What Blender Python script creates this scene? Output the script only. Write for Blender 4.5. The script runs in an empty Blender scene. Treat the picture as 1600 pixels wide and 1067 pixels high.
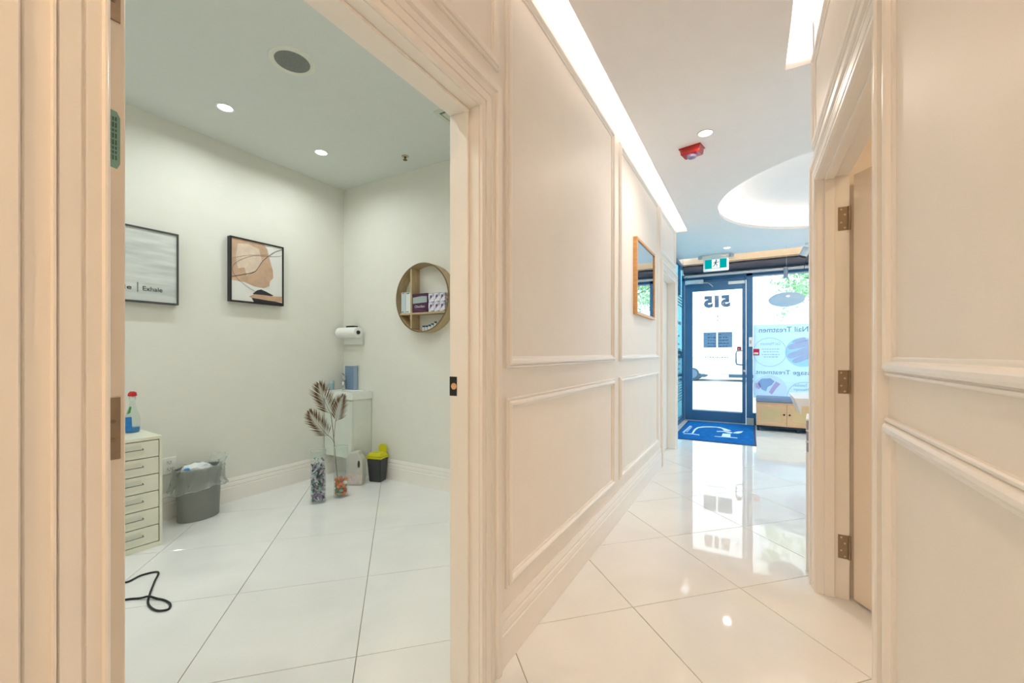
import bpy, bmesh, math, random
from mathutils import Vector, Matrix
random.seed(7)
PI = math.pi
C = bpy.context.scene.collection
sc = bpy.context.scene

# ------------------------------------------------------------------ camera, world, exposure
cam_d = bpy.data.cameras.new('camera')
cam = bpy.data.objects.new('camera', cam_d); C.objects.link(cam)
cam.location = (0, 0, 1.2)
cam.rotation_euler = (PI / 2, 0, math.atan2(373, 650))
cam_d.sensor_width = 36.0
cam_d.lens = 36.0 * 650.0 / 1600.0
cam_d.shift_y = 18.5 / 1600.0
cam_d.clip_start = 0.02
cam_d.clip_end = 300
sc.camera = cam

sc.view_settings.view_transform = 'Standard'
sc.view_settings.look = 'None'
sc.view_settings.gamma = 1
sc.view_settings.use_curve_mapping = False
sc.view_settings.exposure = 0.32
sc.cycles.use_denoising = True
sc.cycles.max_bounces = 14
sc.cycles.diffuse_bounces = 7
sc.cycles.glossy_bounces = 5
sc.cycles.transmission_bounces = 8
sc.cycles.transparent_max_bounces = 16
sc.cycles.caustics_reflective = False
sc.cycles.caustics_refractive = False
sc.cycles.sample_clamp_indirect = 6.0

SKY = 2.7
w = bpy.data.worlds.new('sky'); sc.world = w; w.use_nodes = True
nt = w.node_tree; nt.nodes.clear()
out = nt.nodes.new('ShaderNodeOutputWorld'); bg = nt.nodes.new('ShaderNodeBackground')
tc = nt.nodes.new('ShaderNodeTexCoord'); nz = nt.nodes.new('ShaderNodeTexNoise'); rp = nt.nodes.new('ShaderNodeValToRGB')
nz.inputs['Scale'].default_value = 2.0; nz.inputs['Detail'].default_value = 3
rp.color_ramp.elements[0].color = (0.62, 0.82, 1.0, 1); rp.color_ramp.elements[1].color = (0.86, 0.94, 1.0, 1)
nt.links.new(tc.outputs['Generated'], nz.inputs['Vector']); nt.links.new(nz.outputs['Fac'], rp.inputs['Fac'])
nt.links.new(rp.outputs['Color'], bg.inputs['Color']); bg.inputs['Strength'].default_value = SKY
nt.links.new(bg.outputs[0], out.inputs[0])

LED_W = 106.0          # warm cove tape, emission strength
DOWN_CORR = 8.0       # W per corridor downlight
DOWN_ROOM = 4.0      # W per treatment room downlight
WARM = (1.0, 0.82, 0.69); NEUT = (0.94, 1.0, 1.0); HALL = (1.0, 0.85, 0.72)

# ------------------------------------------------------------------ materials
def lin(c):
    return tuple(((v / 255.0) / 12.92 if v / 255.0 <= 0.04045 else ((v / 255.0 + 0.055) / 1.055) ** 2.4) for v in c)
_M = {}
def mat(name, col=(200, 200, 200), rough=0.5, metal=0.0, spec=0.5, var=0.03, scale=8.0, bump=0.0, coat=0.0, trans=0.0, alpha=1.0):
    if name in _M: return _M[name]
    m = bpy.data.materials.new(name); m.use_nodes = True
    nt = m.node_tree; b = nt.nodes['Principled BSDF']
    c = lin(col)
    n = nt.nodes.new('ShaderNodeTexNoise'); n.inputs['Scale'].default_value = scale; n.inputs['Detail'].default_value = 3
    t = nt.nodes.new('ShaderNodeTexCoord'); nt.links.new(t.outputs['Object'], n.inputs['Vector'])
    r = nt.nodes.new('ShaderNodeValToRGB')
    r.color_ramp.elements[0].position = 0.3; r.color_ramp.elements[1].position = 0.7
    r.color_ramp.elements[0].color = tuple(v * (1 - var) for v in c) + (1,)
    r.color_ramp.elements[1].color = tuple(min(1, v * (1 + var)) for v in c) + (1,)
    nt.links.new(n.outputs['Fac'], r.inputs['Fac']); nt.links.new(r.outputs['Color'], b.inputs['Base Color'])
    b.inputs['Roughness'].default_value = rough; b.inputs['Metallic'].default_value = metal
    b.inputs['Specular IOR Level'].default_value = spec
    b.inputs['Coat Weight'].default_value = coat
    b.inputs['Transmission Weight'].default_value = trans
    b.inputs['Alpha'].default_value = alpha
    if bump:
        n2 = nt.nodes.new('ShaderNodeTexNoise'); n2.inputs['Scale'].default_value = scale * 12
        nt.links.new(t.outputs['Object'], n2.inputs['Vector'])
        bp = nt.nodes.new('ShaderNodeBump'); bp.inputs['Strength'].default_value = bump; bp.inputs['Distance'].default_value = 0.002
        nt.links.new(n2.outputs['Fac'], bp.inputs['Height']); nt.links.new(bp.outputs[0], b.inputs['Normal'])
    _M[name] = m
    return m

def wood(name, c1, c2, rough=0.5, scale=(3, 3, 40)):
    if name in _M: return _M[name]
    m = bpy.data.materials.new(name); m.use_nodes = True; nt = m.node_tree; b = nt.nodes['Principled BSDF']
    t = nt.nodes.new('ShaderNodeTexCoord'); mp = nt.nodes.new('ShaderNodeMapping'); mp.inputs['Scale'].default_value = scale
    n = nt.nodes.new('ShaderNodeTexNoise'); n.inputs['Scale'].default_value = 4; n.inputs['Detail'].default_value = 6
    r = nt.nodes.new('ShaderNodeValToRGB'); r.color_ramp.elements[0].position = 0.3; r.color_ramp.elements[1].position = 0.7
    r.color_ramp.elements[0].color = lin(c1) + (1,); r.color_ramp.elements[1].color = lin(c2) + (1,)
    nt.links.new(t.outputs['Object'], mp.inputs[0]); nt.links.new(mp.outputs[0], n.inputs['Vector'])
    nt.links.new(n.outputs['Fac'], r.inputs['Fac']); nt.links.new(r.outputs['Color'], b.inputs['Base Color'])
    b.inputs['Roughness'].default_value = rough
    _M[name] = m
    return m

def emis(name, col, strength):
    if name in _M: return _M[name]
    m = bpy.data.materials.new(name); m.use_nodes = True; nt = m.node_tree; nt.nodes.clear()
    o = nt.nodes.new('ShaderNodeOutputMaterial'); e = nt.nodes.new('ShaderNodeEmission')
    e.inputs[0].default_value = tuple(col) + (1,); e.inputs[1].default_value = strength
    nt.links.new(e.outputs[0], o.inputs[0]); _M[name] = m
    return m

def glass(name, tint=(1, 1, 1), refl_rough=0.0, diffuse=0.0, dcol=(1, 1, 1), ior=1.5, refl=1.0, back=0.6):
    """thin pane: fresnel reflection over a clear tinted sheet, optionally hazy (film)"""
    if name in _M: return _M[name]
    m = bpy.data.materials.new(name); m.use_nodes = True; nt = m.node_tree; nt.nodes.clear()
    o = nt.nodes.new('ShaderNodeOutputMaterial'); tr = nt.nodes.new('ShaderNodeBsdfTransparent'); tr.inputs[0].default_value = tuple(tint) + (1,)
    gl = nt.nodes.new('ShaderNodeBsdfGlossy'); gl.inputs['Roughness'].default_value = refl_rough
    lw = nt.nodes.new('ShaderNodeLayerWeight'); lw.inputs[0].default_value = 0.5
    pw = nt.nodes.new('ShaderNodeMath'); pw.operation = 'POWER'; pw.inputs[1].default_value = 4.0
    ml = nt.nodes.new('ShaderNodeMath'); ml.operation = 'MULTIPLY_ADD'; ml.inputs[1].default_value = 0.75 * (ior - 1) * 2 * refl; ml.inputs[2].default_value = 0.035 * refl
    nt.links.new(lw.outputs['Facing'], pw.inputs[0]); nt.links.new(pw.outputs[0], ml.inputs[0]); fr = ml
    mx = nt.nodes.new('ShaderNodeMixShader')
    base = tr
    if diffuse > 0:
        d = nt.nodes.new('ShaderNodeBsdfDiffuse'); d.inputs[0].default_value = tuple(dcol) + (1,)
        t2 = nt.nodes.new('ShaderNodeBsdfTranslucent'); t2.inputs[0].default_value = tuple(dcol) + (1,)
        a = nt.nodes.new('ShaderNodeMixShader'); a.inputs[0].default_value = back
        nt.links.new(d.outputs[0], a.inputs[1]); nt.links.new(t2.outputs[0], a.inputs[2])
        b2 = nt.nodes.new('ShaderNodeMixShader'); b2.inputs[0].default_value = diffuse
        nt.links.new(tr.outputs[0], b2.inputs[1]); nt.links.new(a.outputs[0], b2.inputs[2]); base = b2
    nt.links.new(fr.outputs[0], mx.inputs[0]); nt.links.new(base.outputs[0], mx.inputs[1]); nt.links.new(gl.outputs[0], mx.inputs[2])
    nt.links.new(mx.outputs[0], o.inputs[0]); _M[name] = m
    return m

PAINT = mat('corridor_paint', (238, 233, 226), 0.5, bump=0.05, var=0.01, spec=0.15)
TRIM = mat('trim_paint', (240, 236, 230), 0.32, var=0.01, spec=0.4)
ROOMP = mat('room_paint', (227, 227, 219), 0.6, bump=0.05, var=0.01, spec=0.25)
CEIL = mat('ceiling_paint', (240, 240, 241), 0.8, var=0.01, spec=0.2)
CEILR = mat('room_ceiling_paint', (216, 221, 217), 0.8, var=0.01, spec=0.2)
FLAREF = mat('flare_tinted_frame', (62, 110, 152), 0.4, metal=0.2, var=0.04)  # dark frames, with the blue glow of window flare put into the colour
WHITE = mat('white_enamel', (235, 236, 232), 0.3, var=0.01)
BLACK = mat('black_plastic', (22, 22, 24), 0.4)
CHROME = mat('chrome', (200, 200, 200), 0.15, metal=1.0)
HINGE = mat('brushed_hinge_steel', (150, 132, 112), 0.4, metal=0.85, var=0.08, scale=60)
NICKEL = mat('screw_steel', (205, 195, 180), 0.3, metal=0.9)

# tile: glossy porcelain with faint veins
def tile_mat():
    m = bpy.data.materials.new('polished_white_porcelain'); m.use_nodes = True; nt = m.node_tree; b = nt.nodes['Principled BSDF']
    t = nt.nodes.new('ShaderNodeTexCoord'); g = nt.nodes.new('ShaderNodeNewGeometry')
    n = nt.nodes.new('ShaderNodeTexNoise'); n.inputs['Scale'].default_value = 1.6; n.inputs['Detail'].default_value = 6; n.inputs['Distortion'].default_value = 1.5
    r = nt.nodes.new('ShaderNodeValToRGB'); r.color_ramp.elements[0].position = 0.35; r.color_ramp.elements[1].position = 0.65
    r.color_ramp.elements[0].color = lin((232, 233, 232)) + (1,); r.color_ramp.elements[1].color = lin((238, 239, 238)) + (1,)
    nt.links.new(g.outputs['Position'], n.inputs['Vector']); nt.links.new(n.outputs['Fac'], r.inputs['Fac'])
    nt.links.new(r.outputs['Color'], b.inputs['Base Color']); b.inputs['Roughness'].default_value = 0.035
    b.inputs['Specular IOR Level'].default_value = 0.5
    return m
TILE = tile_mat()
GROUT = mat('tan_grout', (150, 138, 120), 0.9)

# ------------------------------------------------------------------ mesh helpers
ORG = {}
class MB:
    def __init__(s): s.v = []; s.f = []
    def add(s, vs, fs):
        n = len(s.v); s.v += [tuple(p) for p in vs]; s.f += [tuple(i + n for i in f) for f in fs]; return s
    def box(s, x0, x1, y0, y1, z0, z1, M=None):
        vs = [Vector((x, y, z)) for x in (x0, x1) for y in (y0, y1) for z in (z0, z1)]
        if M is not None: vs = [M @ p for p in vs]
        return s.add(vs, [(0, 1, 3, 2), (4, 6, 7, 5), (0, 4, 5, 1), (2, 3, 7, 6), (0, 2, 6, 4), (1, 5, 7, 3)])
    def prism(s, poly, a, b, axis='z', M=None):
        def P(p, h):
            q = {'z': (p[0], p[1], h), 'y': (p[0], h, p[1]), 'x': (h, p[0], p[1])}[axis]
            return (M @ Vector(q)) if M is not None else Vector(q)
        n = len(poly); vs = [P(p, a) for p in poly] + [P(p, b) for p in poly]
        return s.add(vs, [tuple(range(n))[::-1], tuple(range(n, 2 * n))] + [(i, (i + 1) % n, n + (i + 1) % n, n + i) for i in range(n)])
    def tube(s, pts, r, n=8, cap=True):
        pts = [Vector(p) for p in pts]; rs = r if isinstance(r, (list, tuple)) else [r] * len(pts)
        up = None; rings = []
        for i, p in enumerate(pts):
            d = (pts[min(i + 1, len(pts) - 1)] - pts[max(i - 1, 0)])
            d = d.normalized() if d.length > 1e-9 else Vector((0, 0, 1))
            if up is None: up = Vector((0, 0, 1)) if abs(d.z) < 0.9 else Vector((1, 0, 0))
            a = d.cross(up)
            if a.length < 1e-4: a = d.cross(Vector((1, 0, 0.3)))
            a.normalize(); b = a.cross(d).normalized(); up = b
            rings.append([p + (a * math.cos(2 * PI * k / n) + b * math.sin(2 * PI * k / n)) * rs[i] for k in range(n)])
        vs = [q for R in rings for q in R]; fs = []
        for i in range(len(rings) - 1):
            for k in range(n):
                fs.append((i * n + k, i * n + (k + 1) % n, (i + 1) * n + (k + 1) % n, (i + 1) * n + k))
        if cap: fs += [tuple(range(n))[::-1], tuple(range((len(rings) - 1) * n, len(rings) * n))]
        return s.add(vs, fs)
    def lathe(s, prof, c=(0, 0, 0), n=24, sx=1, sy=1, cap=(True, True), M=None):
        vs = []
        for (r, z) in prof:
            for k in range(n):
                p = Vector((c[0] + r * sx * math.cos(2 * PI * k / n), c[1] + r * sy * math.sin(2 * PI * k / n), c[2] + z))
                vs.append(M @ p if M is not None else p)
        fs = []
        for i in range(len(prof) - 1):
            for k in range(n):
                fs.append((i * n + k, i * n + (k + 1) % n, (i + 1) * n + (k + 1) % n, (i + 1) * n + k))
        if cap[0]: fs.append(tuple(range(n))[::-1])
        if cap[1]: fs.append(tuple(range((len(prof) - 1) * n, len(prof) * n)))
        return s.add(vs, fs)
    def mesh(s, name, off=(0, 0, 0), bevel=0, seg=2, sharp=35, normals=True):
        me = bpy.data.meshes.new(name)
        o = Vector(off); me.from_pydata([tuple(Vector(p) - o) for p in s.v], [], s.f)
        bm = bmesh.new(); bm.from_mesh(me)
        if normals: bmesh.ops.recalc_face_normals(bm, faces=bm.faces)
        if bevel: bmesh.ops.bevel(bm, geom=list(bm.edges), offset=bevel, segments=seg, affect='EDGES', clamp_overlap=True)
        bm.to_mesh(me); bm.free()
        me.shade_smooth(); me.set_sharp_from_angle(angle=math.radians(sharp))
        return me

def worg(p): return ORG.get(p.name, Vector((0, 0, 0))) if p is not None else Vector((0, 0, 0))
def obj(name, mb, m, parent=None, bevel=0, seg=2, sharp=35, local=False, label=None, kind=None, normals=True, origin=None):
    off = Vector((0, 0, 0)) if local else worg(parent)
    me = mb.mesh(name, off if origin is None else Vector(origin), bevel, seg, sharp, normals) if isinstance(mb, MB) else mb
    if m is not None and not me.materials: me.materials.append(m)
    o = bpy.data.objects.new(name, me); C.objects.link(o)
    if origin is not None: o.location = Vector(origin) - off
    ORG[o.name] = off if origin is None else Vector(origin)
    if parent is not None: o.parent = parent
    if label: o['label'] = label
    if kind: o['kind'] = kind
    return o
def thing(name, label, cat, loc=(0, 0, 0), group=None, rz=0):
    o = bpy.data.objects.new(name, None); C.objects.link(o); o.location = loc; o.rotation_euler = (0, 0, rz)
    o.empty_display_size = 0.05
    o['label'] = label; o['category'] = cat
    if group: o['group'] = group
    ORG[o.name] = Vector(loc); return o
def tag(o, label, cat, group=None):
    o['label'] = label; o['category'] = cat
    if group: o['group'] = group
    return o
def struct(name, mb=None, m=None, **k):
    if mb is None:
        o = bpy.data.objects.new(name, None); C.objects.link(o); ORG[o.name] = Vector((0, 0, 0))
    else: o = obj(name, mb, m, **k)
    o['kind'] = 'structure'; return o
def text(body, m, parent, box, y, name='lettering', outward=True, thick=0.0008, weight=0.0, axis='y', label=None):
    """lettering laid in a vertical plane; box = (a0, a1, z0, z1). outward: reads from +y (mirrored from indoors)"""
    cu = bpy.data.curves.new('t', 'FONT'); cu.body = body; cu.extrude = 0.0; cu.offset = weight; cu.resolution_u = 3
    to = bpy.data.objects.new('t', cu); C.objects.link(to)
    dg = bpy.context.evaluated_depsgraph_get(); me = bpy.data.meshes.new_from_object(to.evaluated_get(dg))
    bpy.data.objects.remove(to); me.name = name
    xs = [v.co.x for v in me.vertices]; ys = [v.co.y for v in me.vertices]
    x0, x1, y0, y1 = min(xs), max(xs), min(ys), max(ys)
    off = worg(parent)
    for v in me.vertices:
        s = (v.co.x - x0) / (x1 - x0); t = (v.co.y - y0) / (y1 - y0)
        if outward: s = 1 - s
        a = box[0] + s * (box[1] - box[0]); z = box[2] + t * (box[3] - box[2])
        p = Vector((a, y, z)) if axis == 'y' else Vector((y, a, z))
        v.co = p - off
    me.materials.clear(); me.materials.append(m)
    o = bpy.data.objects.new(name, me); C.objects.link(o); o.parent = parent; ORG[o.name] = off
    sm = o.modifiers.new('thickness', 'SOLIDIFY'); sm.thickness = thick; sm.offset = 0
    if label: o['label'] = label
    return o

MOULD = [(0, 0), (0, .008), (.0025, .0115), (.007, .0115), (.0085, .007), (.0105, .007), (.013, .015), (.019, .0195), (.027, .020), (.033, .016), (.0355, .010), (.0365, .0075), (.041, .0075), (.0455, .0055), (.0455, 0)]
def panel_frame(x, n, y0, y1, z0, z1, parent):
    mb = MB(); vs = []
    for t, h in MOULD:
        X = x + n * h
        vs += [(X, y0 + t, z0 + t), (X, y1 - t, z0 + t), (X, y1 - t, z1 - t), (X, y0 + t, z1 - t)]
    fs = []
    k = len(MOULD)
    for i in range(k - 1):
        for j in range(4): fs.append((i * 4 + j, i * 4 + (j + 1) % 4, (i + 1) * 4 + (j + 1) % 4, (i + 1) * 4 + j))
    mb.add(vs, fs)
    return obj('panel_moulding', mb, TRIM, parent, sharp=24)
CASE = [(0, 0), (0, .009), (.0015, .0125), (.0045, .0125), (.006, .009), (.007, .0075), (.024, .011), (.0255, .0075), (.0285, .0075), (.030, .013), (.052, .0175), (.0535, .013), (.0555, .019), (.0585, .0195), (.060, .014), (.083, .0155), (.0855, .0115), (.090, .024), (.112, .0265), (.118, .022), (.118, 0)]
def casing(x, n, y0, y1, zt, width, parent, name='casing', m=None):
    s = width / 0.118; mb = MB(); vs = []
    for t, h in CASE:
        t *= s; X = x + n * h
        vs += [(X, y0 - t, 0), (X, y0 - t, zt + t), (X, y1 + t, zt + t), (X, y1 + t, 0)]
    fs = []; k = len(CASE)
    for i in range(k - 1):
        for j in range(3): fs.append((i * 4 + j, i * 4 + j + 1, (i + 1) * 4 + j + 1, (i + 1) * 4 + j))
    fs.append(tuple(i * 4 for i in range(k))); fs.append(tuple(i * 4 + 3 for i in range(k)))
    mb.add(vs, fs); return obj(name, mb, m or TRIM, parent, sharp=24)
def skirting(name, pts_dir, h=0.19, m=None):
    """list of straight runs: (x0,y0,x1,y1,nx,ny) with the normal into the room"""
    prof = [(0, 0), (0.015, 0), (0.016, h * 0.60), (0.0115, h * 0.62), (0.0115, h * 0.645), (0.0145, h * 0.67), (0.012, h * 0.78), (0.008, h * 0.80), (0.008, h * 0.83), (0.011, h * 0.86), (0.008, h * 0.93), (0.004, h), (0, h)]
    mb = MB()
    for (x0, y0, x1, y1, nx, ny) in pts_dir:
        vs = []
        for d, z in prof: vs += [(x0 + nx * d, y0 + ny * d, z), (x1 + nx * d, y1 + ny * d, z)]
        k = len(prof); fs = [(2 * i, 2 * i + 1, 2 * i + 3, 2 * i + 2) for i in range(k - 1)] + [tuple(2 * i for i in range(k)), tuple(2 * i + 1 for i in range(k))]
        mb.add(vs, fs)
    return struct(name, mb, m or TRIM, sharp=24)

# ------------------------------------------------------------------ setting: floor of diagonal tiles
floor = struct('floor', MB().box(-3.8, 4.1, -2.1, 8.16, -0.12, -0.004), GROUT)
PITCH = 0.6155; GAP = 0.003
U0, V0 = -0.78, 1.75
def clip(poly, x0, x1, y0, y1):
    def cl(P, f, inter):
        R = []
        for i in range(len(P)):
            a, b = P[i], P[(i + 1) % len(P)]
            if f(a):
                R.append(a)
                if not f(b): R.append(inter(a, b))
            elif f(b): R.append(inter(a, b))
        return R
    def ix(v): return lambda a, b: (v, a[1] + (b[1] - a[1]) * (v - a[0]) / (b[0] - a[0]))
    def iy(v): return lambda a, b: (a[0] + (b[0] - a[0]) * (v - a[1]) / (b[1] - a[1]), v)
    for f, it in ((lambda p: p[0] >= x0, ix(x0)), (lambda p: p[0] <= x1, ix(x1)), (lambda p: p[1] >= y0, iy(y0)), (lambda p: p[1] <= y1, iy(y1))):
        poly = cl(poly, f, it)
        if len(poly) < 3: return []
    return poly
tb = MB(); h = PITCH / 2 - GAP / 2; B = 0.0012
R2 = math.sqrt(0.5)
def uv(u, v): return ((u - v) * R2, (u + v) * R2)
top = [uv(a * (h - B), b * (h - B)) for a, b in ((-1, -1), (1, -1), (1, 1), (-1, 1))]
edge = [uv(a * h, b * h) for a, b in ((-1, -1), (1, -1), (1, 1), (-1, 1))]
tb.add([(x, y, -0.01) for x, y in edge] + [(x, y, -B) for x, y in edge] + [(x, y, 0) for x, y in top],
       [(0, 1, 5, 4), (1, 2, 6, 5), (2, 3, 7, 6), (3, 0, 4, 7), (4, 5, 9, 8), (5, 6, 10, 9), (6, 7, 11, 10), (7, 4, 8, 11), (8, 9, 10, 11)])
tile_me = tb.mesh('floor_tile', sharp=20); tile_me.materials.append(TILE)
regions = [(-3.66, -0.955, -1.2, 2.87), (-0.955, 0.29, -2.0, 5.68), (0.29, 1.95, 0.3, 2.62), (0.29, 4.0, 2.7, 8.1), (-1.06, 0.29, 5.68, 8.1)]
def used(cx, cy):
    return any(a - 0.43 < cx < b + 0.43 and c - 0.43 < cy < d + 0.43 for a, b, c, d in regions)
for i in range(-14, 18):
    for j in range(-8, 20):
        u = U0 + (i + 0.5) * PITCH; v = V0 + (j + 0.5) * PITCH
        cx, cy = uv(u, v)
        if not used(cx, cy): continue
        full = [(cx + x, cy + y) for x, y in edge]
        cp = clip(full, -3.75, 4.08, -2.05, 8.14)
        if len(cp) < 3: continue
        if all(abs(p[0] - q[0]) + abs(p[1] - q[1]) < 1e-6 for p, q in zip(cp, full)) and len(cp) == 4:
            o = bpy.data.objects.new('floor_tile', tile_me); C.objects.link(o); o.parent = floor; o.location = (cx, cy, 0)
        else:
            obj('floor_tile', MB().prism(cp, -0.01, 0), TILE, floor)

# ------------------------------------------------------------------ walls
H1 = 2.98
wl = MB()
for (y0, y1, z0, z1) in ((-2.1, 0.225, 0, H1), (0.225, 1.225, 2.085, H1), (1.225, 4.705, 0, H1), (4.705, 5.545, 2.095, H1), (5.545, 5.68, 0, H1)):
    wl.box(-0.955, -0.83, y0, y1, z0, z1)
wall_left = struct('wall_left', wl, PAINT)
for y0, y1, z0, z1 in ((-1.6, 0.08, 1.146, 2.73), (-1.6, 0.08, 0.285, 1.025), (0.12, 1.335, 2.26, 2.73), (1.39, 2.862, 1.142, 2.73), (1.39, 2.862, 0.285, 1.025),
                       (3.0, 4.44, 1.142, 2.73), (3.0, 4.44, 0.285, 1.025), (4.54, 5.56, 2.27, 2.73)):
    panel_frame(-0.83, 1, y0, y1, z0, z1, wall_left)
wr = MB()
for (y0, y1, z0, z1) in ((-2.1, 1.415, 0, H1), (1.415, 2.585, 2.085, H1), (2.585, 2.70, 0, H1)):
    wr.box(0.29, 0.415, y0, y1, z0, z1)
wall_right = struct('wall_right', wr, PAINT)
for y0, y1, z0, z1 in ((-1.2, 1.315, 1.146, 2.73), (-1.2, 1.315, 0.285, 1.046), (1.40, 2.66, 2.25, 2.73)):
    panel_frame(0.29, -1, y0, y1, z0, z1, wall_right)
struct('wall_back', MB().box(-0.955, 0.415, -2.2, -2.1, 0, H1), PAINT)
# treatment room
struct('wall_room_left', MB().box(-3.76, -3.66, -1.3, 2.97, 0, 2.97), ROOMP)
struct('wall_room_back', MB().box(-3.66, -0.955, 2.87, 2.97, 0, 2.97), ROOMP)
struct('wall_room_front', MB().box(-3.66, -0.955, -1.3, -1.2, 0, 2.97), ROOMP)
# small side room behind the right doorway, and the reception
struct('wall_side_back', MB().box(0.415, 4.1, 2.62, 2.70, 0, H1), PAINT)
struct('wall_side_front', MB().box(0.415, 2.0, 0.2, 0.3, 0, H1), PAINT)
struct('wall_side_right', MB().box(1.95, 2.05, 0.3, 2.62, 0, H1), PAINT)
struct('wall_reception_right', MB().box(4.0, 4.1, 2.70, 8.16, 0, H1), PAINT)
struct('wall_reception_left', MB().box(-1.6, -0.955, 5.60, 5.68, 0, H1), PAINT)
# ceilings
cl = MB()
ZC, TC = 2.76, 0.035
cx0, cy0, RR = 0.98, 5.10, 1.29
def cb(x0, x1, y0, y1): cl.box(x0, x1, y0, y1, ZC, ZC + TC)
cb(-0.70, 0.165, -2.1, 2.74)
XM = -0.37; YA, YB, XB = 3.75, 6.45, 2.33
cb(-0.70, XM, 2.74, 5.72)
cb(XM, 4.0, 2.74, YA)
cb(XB, 4.0, YA, 7.40)
cb(XM, XB, YB, 7.40)
cb(-1.06, XM, 5.72, 7.40)
N = 96
def sq(a):
    c, s = math.cos(a), math.sin(a); k = 1.35 / max(abs(c), abs(s)); return (cx0 + c * k, cy0 + s * k)
ring = MB(); vs = []
for k in range(N):
    a = 2 * PI * (k + 0.0) / N + PI / 4
    ci = (cx0 + RR * math.cos(a), cy0 + RR * math.sin(a)); so = sq(a)
    vs += [(ci[0], ci[1], ZC), (so[0], so[1], ZC), (so[0], so[1], ZC + TC), (ci[0], ci[1], ZC + TC)]
fs = []
for k in range(N):
    a, b = 4 * k, 4 * ((k + 1) % N)
    for j in range(4): fs.append((a + j, a + (j + 1) % 4, b + (j + 1) % 4, b + j))
cl.add(vs, fs)
ceiling = struct('ceiling', cl, CEIL, sharp=30)
obj('upper_ceiling', MB().box(-0.955, 4.1, -2.1, 8.3, H1, H1 + 0.05), CEIL, ceiling)
cov = MB()
cov.box(-0.60, -0.585, -2.1, 5.72, ZC + TC, H1)              # back of the left cove
cov.box(-0.83, -0.60, 5.722, 5.735, ZC + TC, H1)                   # its end
cov.box(0.06, 0.075, -2.1, 2.74, ZC + TC, H1)                # back of the right cove
cov.box(0.06, 0.29, 2.742, 2.755, ZC + TC, H1)
cov.box(-1.06, 4.0, 7.20, 7.215, ZC + TC, H1)
obj('cove_wall', cov, CEIL, ceiling)
rw = MB()
rw.lathe([(RR + 0.16, ZC + TC), (RR + 0.16, H1)], (cx0, cy0, 0), 96, cap=(False, False))
obj('recess_wall', rw, CEIL, ceiling, normals=False)
LED = emis('warm_led_tape', WARM, LED_W)
LED2 = emis('soft_warm_led_tape', WARM, LED_W * 0.22)
LED3 = emis('warmer_led_tape', (1.0, 0.72, 0.46), LED_W * 0.5)
obj('led_strip', MB().box(-0.668, -0.652, -2.0, 5.68, ZC + TC, ZC + TC + 0.006), LED, ceiling)
obj('led_strip', MB().box(0.118, 0.134, -2.0, 2.70, ZC + TC, ZC + TC + 0.006), LED, ceiling)
obj('led_strip', MB().box(-1.0, 3.9, 7.33, 7.345, ZC + TC, ZC + TC + 0.006), LED3, ceiling)
lr = MB(); lr.lathe([(RR + 0.045, ZC + TC), (RR + 0.045, ZC + TC + 0.006), (RR + 0.060, ZC + TC + 0.006), (RR + 0.060, ZC + TC)], (cx0, cy0, 0), 72, cap=(False, False))
obj('led_strip', lr, LED2, ceiling)
struct('ceiling_room', MB().box(-3.66, -0.955, -1.2, 2.87, 2.885, 2.97), CEILR)
struct('ceiling_side', MB().box(0.415, 1.95, 0.3, 2.62, 2.76, 2.97), CEIL)
# skirting
skirting('baseboard_left', [(-0.83, 1.33, -0.83, 4.60, 1, 0), (-0.83, -2.1, -0.83, 0.115, 1, 0)], 0.205)
skirting('baseboard_right', [(0.29, -2.1, 0.29, 1.325, -1, 0)], 0.205)
skirting('baseboard_room', [(-3.66, -1.2, -3.66, 2.87, 1, 0), (-3.66, 2.87, -0.955, 2.87, 0, -1), (-0.955, 1.345, -0.955, 2.87, -1, 0)], 0.19)

# ------------------------------------------------------------------ doorways
def hinge(parent, x0, x1, y, zc, hh, face=-1):
    """leaf let into a face looking along -y (face=-1) plus knuckle"""
    hb = MB().box(x0, x1, min(y, y + face * 0.003), max(y, y + face * 0.003), zc - hh / 2, zc + hh / 2)
    hb.tube([(x1 + 0.004, y + face * 0.006, zc - hh / 2), (x1 + 0.004, y + face * 0.006, zc + hh / 2)], 0.006, 10)
    o = obj('hinge', hb, HINGE, parent)
    sb = MB()
    for dx, dz in ((0.3, 0.40), (0.65, 0.16), (0.3, -0.16), (0.65, -0.40)):
        X = x0 + (x1 - x0) * dx
        sb.tube([(X, y + face * 0.003, zc + dz * hh), (X, y + face * 0.0045, zc + dz * hh)], 0.0045, 10)
    obj('screw', sb, NICKEL, o)
# door_1: treatment room
d1 = struct('door_1')
jb = MB()
jb.box(-0.957, -0.828, 0.225, 0.24, 0, 2.07); jb.box(-0.957, -0.828, 1.21, 1.225, 0, 2.07); jb.box(-0.957, -0.828, 0.225, 1.225, 2.07, 2.085)
obj('jamb', jb, TRIM, d1, bevel=0.001, seg=1)
st = MB(); st.box(-0.912, -0.868, 0.24, 0.252, 0, 2.058); st.box(-0.912, -0.868, 1.198, 1.21, 0, 2.058); st.box(-0.912, -0.868, 0.24, 1.21, 2.058, 2.07)
obj('door_stop', st, TRIM, d1, bevel=0.002, seg=1)
casing(-0.83, 1, 0.236, 1.214, 2.074, 0.118, d1)
casing(-0.955, -1, 0.226, 1.226, 2.086, 0.085, d1)
sp = MB().box(-0.958, -0.925, 1.2085, 1.211, 1.045, 1.115)
spo = obj('strike_plate', sp, BLACK, d1, bevel=0.001, seg=1, label='black strike plate')
obj('latch_hole', MB().lathe([(0.012, 0), (0.012, 0.002)], n=20, M=Matrix.Translation((-0.937, 1.2085, 1.08)) @ Matrix.Rotation(PI / 2, 4, 'X')), wood('raw_wood_hole', (190, 140, 100), (225, 175, 130)), spo)
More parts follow.
